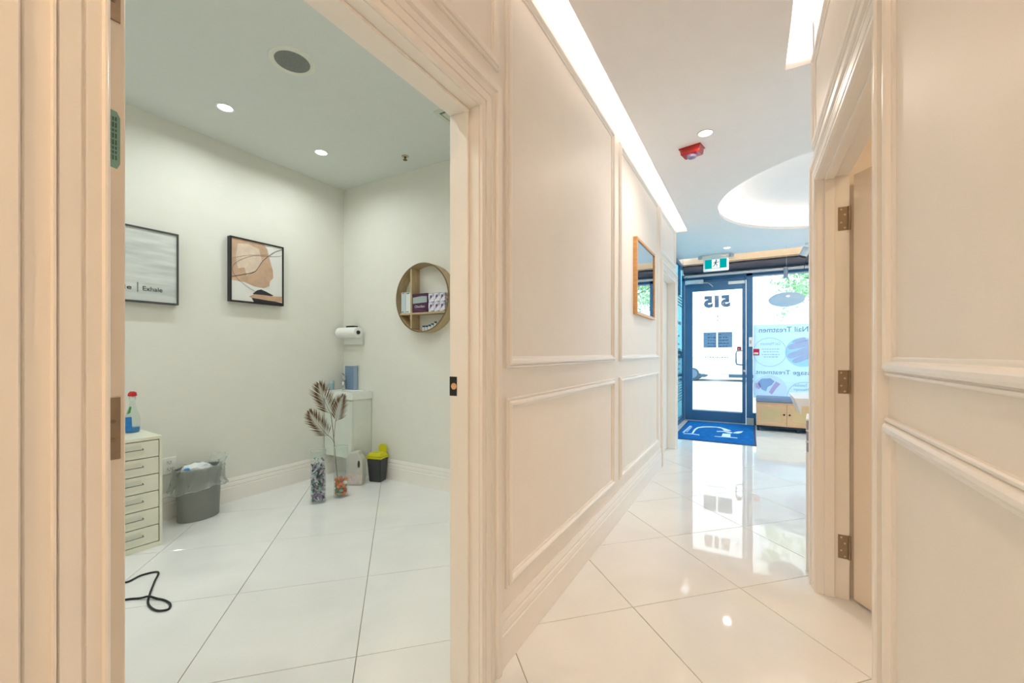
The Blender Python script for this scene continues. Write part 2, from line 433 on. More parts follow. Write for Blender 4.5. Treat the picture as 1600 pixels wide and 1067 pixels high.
slab = MB().box(-1.94, -0.985, 0.262, 0.306, 0.012, 2.062)
ds = obj('door_slab', slab, mat('peach_door_paint', (232, 218, 200), 0.4, var=0.01), d1, bevel=0.002, seg=1)
for zc in (1.848, 1.066, 0.26):
    hb = MB().box(-0.9855, -0.9825, 0.262, 0.2985, zc - 0.055, zc + 0.055)
    hb.tube([(-0.981, 0.257, zc - 0.055), (-0.981, 0.257, zc + 0.055)], 0.005, 10)
    ho = obj('hinge', hb, HINGE, ds)
lab = MB().prism([(0.270, 1.535), (0.294, 1.530), (0.2985, 1.540), (0.2985, 1.622), (0.294, 1.632), (0.270, 1.636)], -0.9855, -0.9842, 'x')
for zc in (1.848, 1.066, 0.26):
    sb = MB()
    for dy, dz in ((0.288, 0.013), (0.288, -0.020), (0.272, 0.04), (0.272, -0.042)):
        sb.tube([(-0.9827, dy, zc + dz), (-0.9812, dy, zc + dz)], 0.004, 10)
    obj('screw', sb, wood('brass_screw', (110, 92, 72), (140, 118, 92)), d1)
lo = obj('rating_label', lab, mat('green_label', (120, 160, 145), 0.4), ds, label='green fire rating label')
lt_ = MB()
for yy in (0.2835, 0.2875, 0.2915):
    z = 1.545
    while z < 1.615:
        q = 0.004 + 0.005 * ((z * 7919) % 1); lt_.box(-0.9843, -0.9838, yy, yy + 0.0022, z, z + q); z += q + 0.003
obj('fine_print', lt_, mat('label_print', (60, 90, 80), 0.5), d1, kind='stuff')
hk = MB().tube([(-1.86, 0.308, 1.02), (-1.86, 0.358, 1.02), (-1.76, 0.358, 1.02)], 0.009, 10); hk.lathe([(0.026, 0), (0.026, 0.008)], n=20, M=Matrix.Translation((-1.86, 0.306, 1.02)) @ Matrix.Rotation(-PI / 2, 4, 'X'))
obj('door_handle', hk, BLACK, ds)

# door_2: closed white door further along the left wall
d2 = struct('door_2')
jb = MB()
jb.box(-0.957, -0.828, 4.705, 4.72, 0, 2.08); jb.box(-0.957, -0.828, 5.53, 5.545, 0, 2.08); jb.box(-0.957, -0.828, 4.705, 5.545, 2.08, 2.095)
obj('jamb', jb, TRIM, d2, bevel=0.001, seg=1)
casing(-0.83, 1, 4.72, 5.53, 2.084, 0.112, d2)
obj('door_slab', MB().box(-0.955, -0.915, 4.722, 5.528, 0.01, 2.078), WHITE, d2, bevel=0.002, seg=1)
obj('door_handle', MB().tube([(-0.913, 4.79, 1.02), (-0.87, 4.79, 1.02), (-0.87, 4.89, 1.02)], 0.009, 10), CHROME, d2)
# door_3: right doorway with the ajar door
d3 = struct('door_3')
jb = MB()
jb.box(0.288, 0.417, 1.415, 1.43, 0, 2.07); jb.box(0.288, 0.417, 2.57, 2.585, 0, 2.07); jb.box(0.288, 0.417, 1.415, 2.585, 2.07, 2.085)
obj('jamb', jb, TRIM, d3, bevel=0.001, seg=1)
st = MB(); st.box(0.318, 0.358, 1.43, 1.442, 0, 2.058); st.box(0.318, 0.358, 2.558, 2.57, 0, 2.058); st.box(0.318, 0.358, 1.43, 2.57, 2.058, 2.07)
obj('door_stop', st, TRIM, d3, bevel=0.002, seg=1)
casing(0.29, -1, 1.428, 2.572, 2.074, 0.098, d3)
for zc in (1.858, 1.06, 0.255):
    hinge(d3, 0.372, 0.412, 2.57, zc, 0.114)
# slab swung 34 degrees into the side room about the hinge
Ms = Matrix.Translation((0.428, 2.565, 0)) @ Matrix.Rotation(math.radians(34), 4, 'Z')
ds3 = MB().box(-0.0, 0.044, -1.10, -0.004, 0.012, 2.062, M=Ms)
d3s = obj('door_slab', ds3, mat('peach_door_paint', (232, 218, 200), 0.4), d3, bevel=0.002, seg=1)
obj('door_handle', MB().tube([Ms @ Vector((0.0, -1.03, 1.02)), Ms @ Vector((-0.05, -1.03, 1.02)), Ms @ Vector((-0.05, -0.92, 1.02))], 0.009, 10), CHROME, d3s)

# ------------------------------------------------------------------ shop front
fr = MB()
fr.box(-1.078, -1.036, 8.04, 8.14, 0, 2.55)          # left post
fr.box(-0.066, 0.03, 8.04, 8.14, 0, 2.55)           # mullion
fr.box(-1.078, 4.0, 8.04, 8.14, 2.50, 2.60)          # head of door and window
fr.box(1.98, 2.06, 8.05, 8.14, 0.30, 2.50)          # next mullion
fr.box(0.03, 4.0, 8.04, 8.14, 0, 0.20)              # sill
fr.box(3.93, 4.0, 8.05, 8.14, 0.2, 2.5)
win = struct('window_1', fr, FLAREF, bevel=0.003, seg=1)
GL = glass('clear_glass', (0.97, 0.99, 0.98))
obj('glass_pane', MB().box(0.03, 1.98, 8.085, 8.095, 0.2, 2.50), GL, win)
obj('glass_pane', MB().box(2.06, 3.93, 8.085, 8.095, 0.2, 2.50), GL, win)
obj('bead', MB().box(0.03, 1.98, 8.05, 8.062, 2.475, 2.498), mat('pale_bead', (190, 205, 215), 0.4), win)
struct('wall_front', MB().box(-1.078, 4.1, 8.06, 8.2, 2.60, H1), mat('header_paint', (240, 230, 210), 0.6))
obj('mullion_foot', MB().box(-0.06, 0.045, 7.99, 8.04, 0, 0.115), mat('beige_tile', (205, 195, 185), 0.4), win, bevel=0.003, seg=1)

# glass door
d4 = struct('door_4')
lf = MB()
lf.box(-1.03, -0.905, 8.06, 8.11, 0.01, 2.44); lf.box(-0.125, -0.072, 8.06, 8.11, 0.01, 2.44)
lf.box(-0.905, -0.125, 8.06, 8.11, 2.30, 2.44); lf.box(-0.905, -0.125, 8.06, 8.11, 0.01, 0.19)
obj('door_frame', lf, FLAREF, d4, bevel=0.003, seg=1)
obj('transom', MB().box(-1.036, -0.066, 8.07, 8.10, 2.445, 2.50), FLAREF, d4)
obj('glass_pane', MB().box(-0.905, -0.125, 8.08, 8.09, 0.19, 2.30), GL, d4)
obj('glazing_bead', MB().box(-0.905, -0.125, 8.055, 8.062, 0.185, 0.205), mat('pale_bead', (190, 205, 215), 0.4), d4)
obj('threshold', MB().box(-1.03, -0.07, 8.00, 8.06, 0, 0.014), mat('aluminium_sill', (190, 195, 200), 0.35, metal=0.7), d4, bevel=0.002, seg=1)
clo = obj('door_closer', MB().box(-1.02, -0.72, 7.985, 8.06, 2.425, 2.495), mat('closer_grey', (190, 205, 218), 0.4), d4, bevel=0.006)
obj('closer_arm', MB().tube([(-0.80, 7.975, 2.43), (-0.64, 7.955, 2.425), (-0.60, 8.0, 2.39), (-0.57, 8.05, 2.36)], 0.009, 8), CHROME, clo)
obj('notice_label', MB().box(-0.335, -0.085, 8.053, 8.058, 2.385, 2.435), WHITE, d4)
hd = MB().tube([(-0.135, 8.05, 1.245), (-0.135, 7.985, 1.245), (-0.205, 7.965, 1.235), (-0.215, 7.965, 1.20), (-0.215, 7.965, 1.05), (-0.205, 7.965, 1.015), (-0.135, 7.985, 1.005), (-0.135, 8.05, 1.005)], 0.012, 10)
obj('pull_handle', hd, mat('steel_handle', (150, 160, 172), 0.3, metal=0.8), d4, sharp=60)
obj('lock_cylinder', MB().lathe([(0.022, 0), (0.022, 0.012), (0.014, 0.016)], n=16, M=Matrix.Translation((-0.098, 8.058, 0.90)) @ Matrix.Rotation(PI / 2, 4, 'X')), CHROME, d4)
VIN = glass('slate_vinyl', (0.22, 0.29, 0.36), 0.5, 0.25, (0.25, 0.35, 0.45), refl=0.2, back=0.6); VIN2 = mat('pale_slate_vinyl', (150, 175, 195), 0.5)
RED = mat('red_sticker', (205, 30, 75), 0.5)
text('515', VIN, d4, (-0.722, -0.306, 2.00, 2.21), 8.0925, 'house_number', weight=0.075)
sg = MB()
for x0, x1 in ((-0.728, -0.520), (-0.502, -0.275)): sg.box(x0, x1, 8.0905, 8.0925, 1.300, 1.570)
so = obj('hours_decal', sg, glass('blue_hours_film', (0.25, 0.35, 0.44), 0.5, 0.2, (0.25, 0.38, 0.52), refl=0.2, back=0.75), d4, label='blue grey opening hours panels')
ht = MB()
for r in range(5):
    z = 1.53 - r * 0.052
    for x0, wds in ((-0.66, (0.04, 0.03, 0.05)), (-0.48, (0.05, 0.045, 0.04))):
        x = x0
        for q, wd in enumerate(wds):
            if r == 0 and q > 0: continue
            wd2 = wd * random.uniform(0.7, 1.1); ht.box(x, x + wd2, 8.0885, 8.0903, z - 0.006, z + 0.006); x += wd2 + 0.012
obj('hours_rows', ht, mat('dark_print', (55, 80, 115), 0.5), so, kind='stuff')
dl = MB()
for x0, x1, z, hh in ((-0.76, -0.28, 1.655, 0.005), (-0.70, -0.33, 1.132, 0.010), (-0.62, -0.42, 1.21, 0.003)):
    x = x0
    while x < x1 - 0.02:
        wd = random.uniform(0.012, 0.04); dl.box(x, min(x1, x + wd), 8.0905, 8.092, z - hh, z + hh); x += wd + 0.01
dl.box(-0.505, -0.490, 8.0905, 8.092, 1.76, 1.79); dl.box(-0.510, -0.492, 8.0905, 8.092, 1.83, 1.86)
for z in (2.235, 2.15, 2.09, 2.075, 2.06): dl.box(-0.225, -0.175, 8.0905, 8.092, z - 0.004, z + 0.004)
obj('decal_lines', dl, VIN2, d4, kind='stuff')
pu = obj('push_sign', MB().box(-0.205, -0.140, 8.0905, 8.0925, 1.235, 1.315), RED, d4, label='red push sign')
obj('push_arrow', MB().prism([(-0.185, 1.262), (-0.165, 1.275), (-0.185, 1.288)], 8.087, 8.090, 'y'), WHITE, pu)

# side glazing running from the corridor's end to the shop front
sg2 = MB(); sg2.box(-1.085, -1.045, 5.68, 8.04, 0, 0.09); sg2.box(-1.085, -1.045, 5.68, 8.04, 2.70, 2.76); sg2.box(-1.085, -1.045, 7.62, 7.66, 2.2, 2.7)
win2 = struct('window_2', sg2, FLAREF)
obj('bulkhead', MB().box(-1.085, -1.06, 5.68, 8.06, 2.76, H1), CEIL, win2)
obj('glass_pane', MB().box(-1.070, -1.060, 5.68, 8.04, 0.09, 2.70), glass('teal_glass', (0.42, 0.66, 0.70), refl=0.5), win2)
sb = MB()
for z in (2.17, 2.12, 2.07, 2.02): sb.box(-1.059, -1.057, 7.2, 7.86, z - 0.013, z + 0.013)
for k in range(9): sb.box(-1.059, -1.057, 7.2, 7.86, 0.38 + k * 0.047, 0.38 + k * 0.047 + 0.022)
obj('frosted_band', sb, mat('deep_teal_film', (50, 110, 140), 0.5), win2)
tb2 = MB()
for z, a, b2, hh in ((1.72, 7.3, 7.75, 0.03), (1.50, 7.3, 7.6, 0.02), (1.36, 7.45, 7.58, 0.018), (1.27, 7.42, 7.6, 0.018), (1.18, 7.4, 7.62, 0.018), (1.10, 7.42, 7.6, 0.018), (1.02, 7.4, 7.64, 0.02), (0.94, 7.42, 7.6, 0.018), (0.86, 7.4, 7.66, 0.02)):
    x = a
    while x < b2:
        wd = random.uniform(0.03, 0.07); tb2.box(-1.059, -1.057, x, x + wd, z - hh, z + hh * random.uniform(0.3, 1)); x += wd + 0.015
obj('lettering', tb2, mat('deep_teal_film', (50, 110, 140), 0.5), win2)

# roller blind cassette and sliding rail over the door
rb = thing('roller_blind', 'dark roller blind cassette running above the glass entrance door and window', 'blind', (-1.03, 8.0, 2.60))
obj('cassette', MB().prism([(7.93, 2.615), (7.91, 2.65), (7.91, 2.71), (7.93, 2.735), (8.05, 2.735), (8.05, 2.61)], -1.04, 3.95, 'x'), mat('slate_blind_fabric', (58, 66, 84), 0.6), rb, sharp=60)
obj('top_rail', MB().box(-1.04, 3.95, 7.90, 8.05, 2.736, 2.762), mat('warm_grey_rail', (150, 138, 128), 0.5), rb, bevel=0.004)
rl = thing('door_rail', 'pale metal sliding rail with round bracket above the glass door', 'rail', (-1.03, 7.98, 2.55))
obj('rail_bar', MB().box(-1.035, 3.9, 7.955, 7.985, 2.535, 2.575), mat('pale_aluminium', (185, 195, 205), 0.35, metal=0.4), rl, bevel=0.004)
obj('rail_bracket', MB().box(0.455, 0.515, 7.93, 7.955, 2.40, 2.58), mat('grey_bracket', (120, 140, 165), 0.4, metal=0.3), rl, bevel=0.004)
obj('end_stop', MB().tube([(-1.03, 7.97, 2.55), (-0.99, 7.97, 2.55)], 0.028, 14), CHROME, rl)
for x in (-0.9, 0.3, 1.5, 2.7, 3.8): obj('wall_fixing', MB().box(x, x + 0.03, 7.985, 8.04, 2.54, 2.57), CHROME, rl)

# poster film on the window, printed to be read from the street
FILM = glass('pale_blue_film', (0.9, 0.97, 1.0), 0.3, 0.90, (0.72, 0.86, 0.95), refl=0.3, back=0.62)
po = thing('window_poster', 'pale blue translucent nail and massage poster on the shop window', 'poster', (0.7, 8.08, 0.45))
obj('film', MB().box(0.037, 1.42, 8.076, 8.080, 0.455, 1.674), FILM, po)
PT = mat('poster_ink', (95, 130, 150), 0.6); PT2 = mat('poster_light_ink', (150, 180, 195), 0.6)
text('Nail Treatmen', PT, po, (0.12, 0.79, 1.545, 1.630), 8.0735, 'lettering', weight=0.0)
text('Massage Treatment', PT, po, (0.075, 0.95, 0.835, 0.925), 8.0735, 'lettering')
text('Gel Manicure', PT2, po, (0.14, 0.42, 1.335, 1.385), 8.0735, 'lettering')
text('Swedish', PT2, po, (0.60, 0.78, 0.665, 0.715), 8.0735, 'lettering')
text('Massage', PT2, po, (0.60, 0.80, 0.590, 0.640), 8.0735, 'lettering')
pl = MB()
for (x0, x1, z) in ((0.16, 0.40, 1.27), (0.18, 0.40, 1.225), (0.16, 0.40, 1.18), (0.19, 0.38, 1.14), (0.56, 0.84, 0.54)):
    x = x0
    while x < x1:
        wd = random.uniform(0.015, 0.04); pl.box(x, x + wd, 8.072, 8.0745, z - 0.006, z + 0.006); x += wd + 0.012
obj('small_print', pl, PT2, po, kind='stuff')
def ringm(cx, cz, r, w=0.004):
    mb = MB(); n = 48; vs = []
    for k in range(n):
        a = 2 * PI * k / n
        for rr in (r - w, r + w):
            for yy in (8.072, 8.0745): vs.append((cx + rr * math.cos(a), yy, cz + rr * math.sin(a)))
    fs = []
    for k in range(n):
        a, b = 4 * k, 4 * ((k + 1) % n)
        for p, q in ((0, 1), (1, 3), (3, 2), (2, 0)): fs.append((a + p, a + q, b + q, b + p))
    mb.add(vs, fs); return mb
obj('circle_outline', ringm(0.27, 1.22, 0.235, 0.003), PT2, po)
obj('circle_outline', ringm(0.75, 0.50, 0.24, 0.003), PT2, po)
def disc(cx, cz, r, y0, y1, sx=1.0, n=40, z0=None):
    p = [(cx + sx * r * math.cos(2 * PI * k / n), cz + r * math.sin(2 * PI * k / n)) for k in range(n)]
    if z0 is not None: p = [(a, max(z0, b)) for a, b in p]
    return MB().prism(p, y0, y1, 'y')
ph = obj('photo_disc', disc(0.72, 1.22, 0.235, 8.070, 8.0745), glass('photo_blue', (0.84, 0.92, 0.97), 0.5, 0.08, (0.62, 0.78, 0.88), refl=0.1), po, label='round photo of a hand')
hf = MB()
for (x0, z0, x1, z1, r) in ((0.92, 1.385, 0.575, 1.305, 0.042), (0.93, 1.315, 0.575, 1.165, 0.046), (0.93, 1.22, 0.635, 1.085, 0.040), (0.78, 1.43, 0.62, 1.39, 0.028)):
    d = Vector((x1 - x0, 0, z1 - z0)).normalized(); nn = Vector((-d.z, 0, d.x)); pts = []
    for k in range(9): a = -PI / 2 + PI * k / 8; q = Vector((x1, 0, z1)) + (d * math.cos(a) * 1.4 + nn * math.sin(a)) * r; pts.append((q.x, q.z))
    q = Vector((x0, 0, z0)) + nn * r * 1.15; pts.append((q.x, q.z)); q = Vector((x0, 0, z0)) - nn * r * 1.15; pts.append((q.x, q.z))
    pts = [(min(a, 0.72 + math.sqrt(max(0.0004, 0.2325 ** 2 - (b - 1.22) ** 2))), b) for a, b in pts]
    hf.prism(pts, 8.067 - 0.0005 * len(hf.v) / 22, 8.070, 'y')
obj('hand_picture', hf, glass('photo_skin', (0.96, 0.86, 0.89), 0.5, 0.08, (0.85, 0.74, 0.80), refl=0.1), ph)
ph2 = obj('photo_disc', disc(0.27, 0.60, 0.24, 8.070, 8.0745, z0=0.46), glass('photo_white', (0.97, 0.95, 0.97), 0.5, 0.04, (0.80, 0.86, 0.92), refl=0.1), po, label='round photo of a massage')
pb = MB()
pb.prism([(0.10, 0.72), (0.16, 0.78), (0.28, 0.79), (0.34, 0.74), (0.30, 0.68), (0.24, 0.64), (0.22, 0.57), (0.16, 0.60), (0.12, 0.66)], 8.067, 8.070, 'y')
obj('hair_shape', pb, glass('photo_hair', (0.66, 0.72, 0.82), 0.5, 0.05, (0.35, 0.42, 0.55), refl=0.1), ph2)
pb = MB(); pb.prism([(0.07, 0.70), (0.13, 0.71), (0.15, 0.64), (0.12, 0.60), (0.07, 0.63)], 8.066, 8.069, 'y'); pb.prism([(0.36, 0.74), (0.42, 0.70), (0.36, 0.62), (0.30, 0.52), (0.26, 0.56), (0.31, 0.66)], 8.066, 8.069, 'y')
obj('face_shape', pb, glass('photo_skin_pink', (0.92, 0.76, 0.84), 0.5, 0.05, (0.75, 0.58, 0.68), refl=0.1), ph2)
ra = thing('alarm_sticker', 'small red sticker with white bar at window edge beside the door mullion', 'sticker', (0.07, 8.07, 1.2))
obj('sticker', MB().box(0.033, 0.125, 8.066, 8.069, 1.165, 1.275), RED, ra)
obj('white_bar', MB().box(0.045, 0.11, 8.063, 8.0655, 1.185, 1.215), WHITE, ra)
sw = thing('door_sensor', 'small white switch box on the flare-tinted mullion beside the glass door', 'switch', (0.0, 8.03, 1.38))
obj('switch_box', MB().box(-0.028, 0.024, 8.015, 8.04, 1.31, 1.47), WHITE, sw, bevel=0.003)
obj('button', MB().box(-0.014, 0.010, 8.011, 8.0155, 1.36, 1.42), mat('grey_button', (170, 175, 180), 0.5), sw)

# ------------------------------------------------------------------ outdoors
struct('floor_street', MB().box(-30, 40, 8.2, 70, -0.2, -0.06), mat('pale_paving', (200, 205, 208), 0.9, var=0.06, scale=0.5))
def car(x, y, label, s=1):
    t = thing('car', label, 'car', (x, y, -0.06), group='cars across the street')
    pr = [(-2.2, 0.30), (-2.2, 0.75), (-2.05, 0.92), (-1.2, 1.0), (-0.6, 1.42), (0.9, 1.45), (1.7, 1.02), (2.15, 0.92), (2.25, 0.6), (2.2, 0.30)]
    obj('body', MB().prism([(a * s, b) for a, b in pr], -0.85, 0.85, 'y'), mat('white_car_paint', (225, 230, 235), 0.3, coat=0.5), t, bevel=0.05, local=True)
    obj('side_windows', MB().prism([(a * s, b) for a, b in [(-1.05, 1.02), (-0.55, 1.36), (0.85, 1.38), (1.45, 1.04)]], -0.862, 0.862, 'y'), mat('dark_car_glass', (60, 80, 95), 0.1), t, local=True)
    obj('sill', MB().box(-1.9 * s, 1.9 * s, -0.84, 0.84, 0.18, 0.31), mat('underbody_shade', (50, 85, 105), 0.6), t, local=True)  # dark tone stands for the shadow along the car's lower body
    for dx in (-1.35, 1.4):
        for yy in (-0.86, 0.66):
            wo = obj('wheel', MB().lathe([(0.22, 0), (0.32, 0.02), (0.33, 0.1), (0.32, 0.18), (0.22, 0.2)], n=20, M=Matrix.Translation((dx, yy + 0.2, 0.33)) @ Matrix.Rotation(PI / 2, 4, 'X')), mat('tyre', (60, 80, 95), 0.7), t, local=True)
            obj('hubcap', MB().lathe([(0.2, 0), (0.19, 0.02)], n=16, M=Matrix.Translation((dx, yy - (0.001 if yy < 0 else -0.222), 0.33)) @ Matrix.Rotation(PI / 2, 4, 'X')), mat('hubcap_grey', (95, 120, 140), 0.5), wo, local=True)
    return t
car(-3.7, 21.5, 'white parked car seen through the glass door, front wheel at the glass edge')
car(1.9, 21.8, 'long white parked van beyond the glass door, to the mullion side', 1.45)
tr = thing('street_tree', 'leafy green street tree seen over the poster through the shop window', 'tree', (2.5, 14.2, -0.06))
tk = MB().tube([(2.5, 14.2, -0.06), (2.45, 14.1, 1.5), (2.3, 14.0, 2.9), (2.1, 13.9, 4.2), (1.9, 13.9, 5.4)], [0.14, 0.11, 0.09, 0.06, 0.02], 10)
for (a, b2) in (((2.35, 14.0, 2.6), (1.2, 13.8, 3.3)), ((2.2, 14.0, 3.2), (3.2, 14.1, 4.4)), ((2.0, 13.9, 3.6), (0.6, 13.9, 3.7))): tk.tube([a, ((a[0] + b2[0]) / 2, a[1], (a[2] + b2[2]) / 2 + 0.15), b2], [0.05, 0.035, 0.01], 8)
obj('trunk', tk, mat('bark', (120, 110, 95), 0.9), tr)
lv = MB(); rnd = random.Random(3)
clumps = []
for k in range(190):
    cx = rnd.uniform(0.3, 3.8); cz = 3.8 + rnd.uniform(-1.4, 1.5)
    if cz < 2.45 + max(0, (1.7 - cx)) * 0.62 and rnd.random() < 0.93: continue
    clumps.append((cx, 13.9 + rnd.uniform(-0.8, 0.8), cz))
for c in clumps:
    for q in range(26):
        p = Vector(c) + Vector((rnd.gauss(0, 0.13), rnd.gauss(0, 0.13), rnd.gauss(0, 0.12)))
        a = Vector((rnd.uniform(-1, 1), rnd.uniform(-1, 1), rnd.uniform(-1, 1))).normalized(); b2 = a.orthogonal().normalized()
        L, W = 0.07, 0.03
        lv.add([p - a * L, p + b2 * W, p + a * L, p - b2 * W], [(0, 1, 2, 3)])
fo = obj('foliage', lv, mat('leaf_green', (155, 200, 150), 0.6, var=0.2, scale=3), tr, kind='stuff', normals=False)

# ------------------------------------------------------------------ ceiling fittings
def lamp_light(parent, loc, energy, col, size=0.09, spread=160):
    ld = bpy.data.lights.new('lamp', 'AREA'); ld.shape = 'DISK'; ld.size = size; ld.energy = energy; ld.color = col; ld.spread = math.radians(spread)
    lo = bpy.data.objects.new('lamp', ld); C.objects.link(lo); lo.parent = parent; lo.location = Vector(loc) - worg(parent)
    return lo
def downlight(x, y, z, label, col, energy, estr, group):
    t = thing('downlight', label, 'ceiling light', (x, y, z), group)
    tr_ = MB().lathe([(0.055, 0.0), (0.055, -0.004), (0.049, -0.006), (0.044, -0.003), (0.044, -0.0005)], n=32, cap=(False, False))
    obj('trim_ring', tr_, WHITE, t, local=True, sharp=50)
    obj('diffuser', MB().lathe([(0.044, -0.0005), (0.044, -0.002)], n=32), emis('lens_%d' % int(estr * 10 + 1000 * col[2]), col, estr), t, local=True)
    lamp_light(t, (x, y, z - 0.008), energy, col)
    return t
downlight(-3.125, 1.495, 2.885, 'round recessed downlight in the treatment room, nearer the speaker grille', (0.95, 1, 0.97), DOWN_ROOM, 9, 'treatment room downlights')
downlight(-3.123, 2.229, 2.885, 'round recessed downlight in the treatment room, nearest the far corner', (0.95, 1, 0.97), DOWN_ROOM, 9, 'treatment room downlights')
for x, y, n in ((-3.12, 0.40, 'over the drawer unit side'), (-3.12, -0.5, 'in the near corner'), (-1.55, -0.5, 'behind the open door'), (-1.55, 0.75, 'just inside the doorway'), (-1.55, 1.6, 'above the doorway side wall')):
    downlight(x, y, 2.885, 'added out-of-view treatment room fill downlight ' + n, NEUT, DOWN_ROOM, 9, 'treatment room downlights')  # out-of-view downlights added to help light the treatment room
downlight(-0.279, 3.238, 2.76, 'round recessed corridor downlight beside the red strobe', HALL, DOWN_CORR, 9, 'corridor downlights')
downlight(-0.303, 6.911, 2.76, 'round recessed downlight above the exit sign near the entrance', (1, 0.9, 0.8), DOWN_CORR * 0.6, 9, 'corridor downlights')
downlight(-0.28, -0.8, 2.76, 'added warm corridor fill downlight behind the viewpoint', (1.0, 0.70, 0.44), DOWN_CORR * 1.6, 9, 'corridor downlights')  # unseen lamp added to warm and brighten the corridor foreground
downlight(2.7, 6.9, 2.76, 'added unseen reception fill downlight by the far wall', (1, 0.9, 0.8), DOWN_CORR, 9, 'corridor downlights')  # unseen fixture added to light the reception
downlight(1.3, 6.95, 2.76, 'added unseen reception fill downlight above the shoe bench', (1, 0.92, 0.84), DOWN_CORR * 1.6, 9, 'corridor downlights')  # out-of-view fill, added for more light near the window
downlight(2.9, 3.3, 2.76, 'added unseen reception fill downlight by the inner wall', (1, 0.9, 0.8), DOWN_CORR, 9, 'corridor downlights')  # also unseen, added as reception fill
downlight(1.2, 1.5, 2.76, 'warm recessed downlight in the side room behind the ajar door', (1.0, 0.72, 0.45), 10, 9, 'side room downlights')

spk = thing('ceiling_speaker', 'round grey ceiling speaker grille with white ring in the treatment room', 'speaker', (-2.295, 1.452, 2.885))
obj('speaker_ring', MB().lathe([(0.125, 0), (0.122, -0.005), (0.10, -0.007), (0.093, -0.004), (0.093, 0)], n=48, cap=(False, False)), mat('speaker_white', (222, 224, 214), 0.5), spk, local=True, sharp=50)
obj('speaker_grille', MB().lathe([(0.093, 0), (0.092, -0.005), (0.05, -0.007), (0.001, -0.008)], n=48), mat('grey_grille', (122, 126, 122), 0.7, var=0.15, scale=120), spk, local=True)
spr = thing('sprinkler', 'tiny brass sprinkler head on the treatment room ceiling', 'sprinkler', (-2.562, 2.63, 2.885))
obj('escutcheon', MB().lathe([(0.03, 0), (0.028, -0.004), (0.012, -0.006)], n=20), mat('pale_brass', (190, 180, 150), 0.4, metal=0.5), spr, local=True)
obj('nozzle', MB().lathe([(0.010, -0.006), (0.008, -0.02), (0.004, -0.022), (0.004, -0.03), (0.018, -0.031), (0.018, -0.034)], n=14), mat('dark_brass', (110, 100, 70), 0.4, metal=0.6), spr, local=True)
ve = thing('ceiling_vent', 'square white ceiling vent beside the treatment room doorway', 'vent', (-1.80, 2.36, 2.885))
fv = MB()
for a, b2, c, d in ((-0.12, 0.12, -0.12, -0.09), (-0.12, 0.12, 0.09, 0.12), (-0.12, -0.09, -0.09, 0.09), (0.09, 0.12, -0.09, 0.09)): fv.box(a, b2, c, d, -0.008, 0)
obj('vent_frame', fv, mat('vent_white', (205, 210, 198), 0.5), ve, local=True)
obj('vent_plate', MB().box(-0.078, 0.078, -0.078, 0.078, -0.012, -0.006), mat('vent_white', (205, 210, 198), 0.5), ve, local=True)
obj('vent_throat', MB().box(-0.09, 0.09, -0.09, 0.09, -0.003, 0), mat('vent_dark', (120, 122, 114), 0.8), ve, local=True)

sr = thing('fire_strobe', 'red fire alarm strobe box mounted on the corridor ceiling', 'alarm', (-0.389, 3.43, 2.76), rz=math.radians(-12))
REDP = mat('glossy_red_plastic', (165, 22, 20), 0.25, coat=0.4)
obj('housing', MB().prism([(-0.075, 0), (0.075, 0), (0.066, -0.052), (-0.066, -0.052)], -0.052, 0.052, 'y'), REDP, sr, bevel=0.005, local=True)
obj('lens', MB().lathe([(0.038, -0.052), (0.036, -0.066), (0.028, -0.073), (0.001, -0.076)], n=24), mat('strobe_lens', (150, 130, 165), 0.1, trans=0.3), sr, local=True)
obj('base_plate', MB().box(-0.08, 0.08, -0.056, 0.056, -0.006, 0), REDP, sr, local=True)

ex = thing('exit_sign', 'green running man exit sign hanging above the glass entrance door', 'sign', (-0.47, 7.28, 2.76))
obj('sign_box', MB().box(-0.655, -0.295, 7.25, 7.31, 2.495, 2.715), mat('sign_white', (225, 228, 232), 0.4), ex, bevel=0.006)
obj('mount', MB().box(-0.56, -0.40, 7.265, 7.295, 2.715, 2.758), WHITE, ex)
TEAL = emis('lit_teal_panel', (0.0, 0.34, 0.33), 1.0)
fp = obj('lit_panel', MB().box(-0.628, -0.322, 7.244, 7.2505, 2.535, 2.675), TEAL, ex)
obj('pictogram_field', MB().box(-0.530, -0.420, 7.240, 7.2445, 2.538, 2.672), emis('lit_white_panel', (0.9, 1, 0.98), 0.95), fp)
mn = MB()
def bar(a, b2, r):
    a = Vector((a[0], a[1])); b2 = Vector((b2[0], b2[1])); d = (b2 - a).normalized(); n_ = Vector((-d.y, d.x)) * r
    mn.prism([tuple(a + n_), tuple(b2 + n_), tuple(b2 - n_), tuple(a - n_)], 7.236, 7.2405, 'y')
hx, hz = -0.468, 2.655
mn.prism([(hx + 0.011 * math.cos(2 * PI * k / 14), hz + 0.011 * math.sin(2 * PI * k / 14)) for k in range(14)], 7.236, 7.2405, 'y')
bar((-0.470, 2.640), (-0.482, 2.600), 0.011); bar((-0.470, 2.638), (-0.495, 2.628), 0.004); bar((-0.495, 2.628), (-0.508, 2.610), 0.004)
bar((-0.470, 2.636), (-0.448, 2.622), 0.004); bar((-0.448, 2.622), (-0.432, 2.634), 0.004)
bar((-0.480, 2.604), (-0.458, 2.590), 0.006); bar((-0.458, 2.590), (-0.462, 2.556), 0.005)
bar((-0.484, 2.602), (-0.494, 2.576), 0.006); bar((-0.494, 2.576), (-0.520, 2.564), 0.005)
obj('running_man', mn, mat('man_teal', (10, 90, 90), 0.5), fp)
for dx in (-0.70, -0.26):
    obj('side_lamp', MB().lathe([(0.03, 0), (0.036, -0.02), (0.03, -0.045), (0.01, -0.05)], (dx, 7.28, 2.745), n=18), mat('lamp_grey', (180, 184, 190), 0.4), ex)
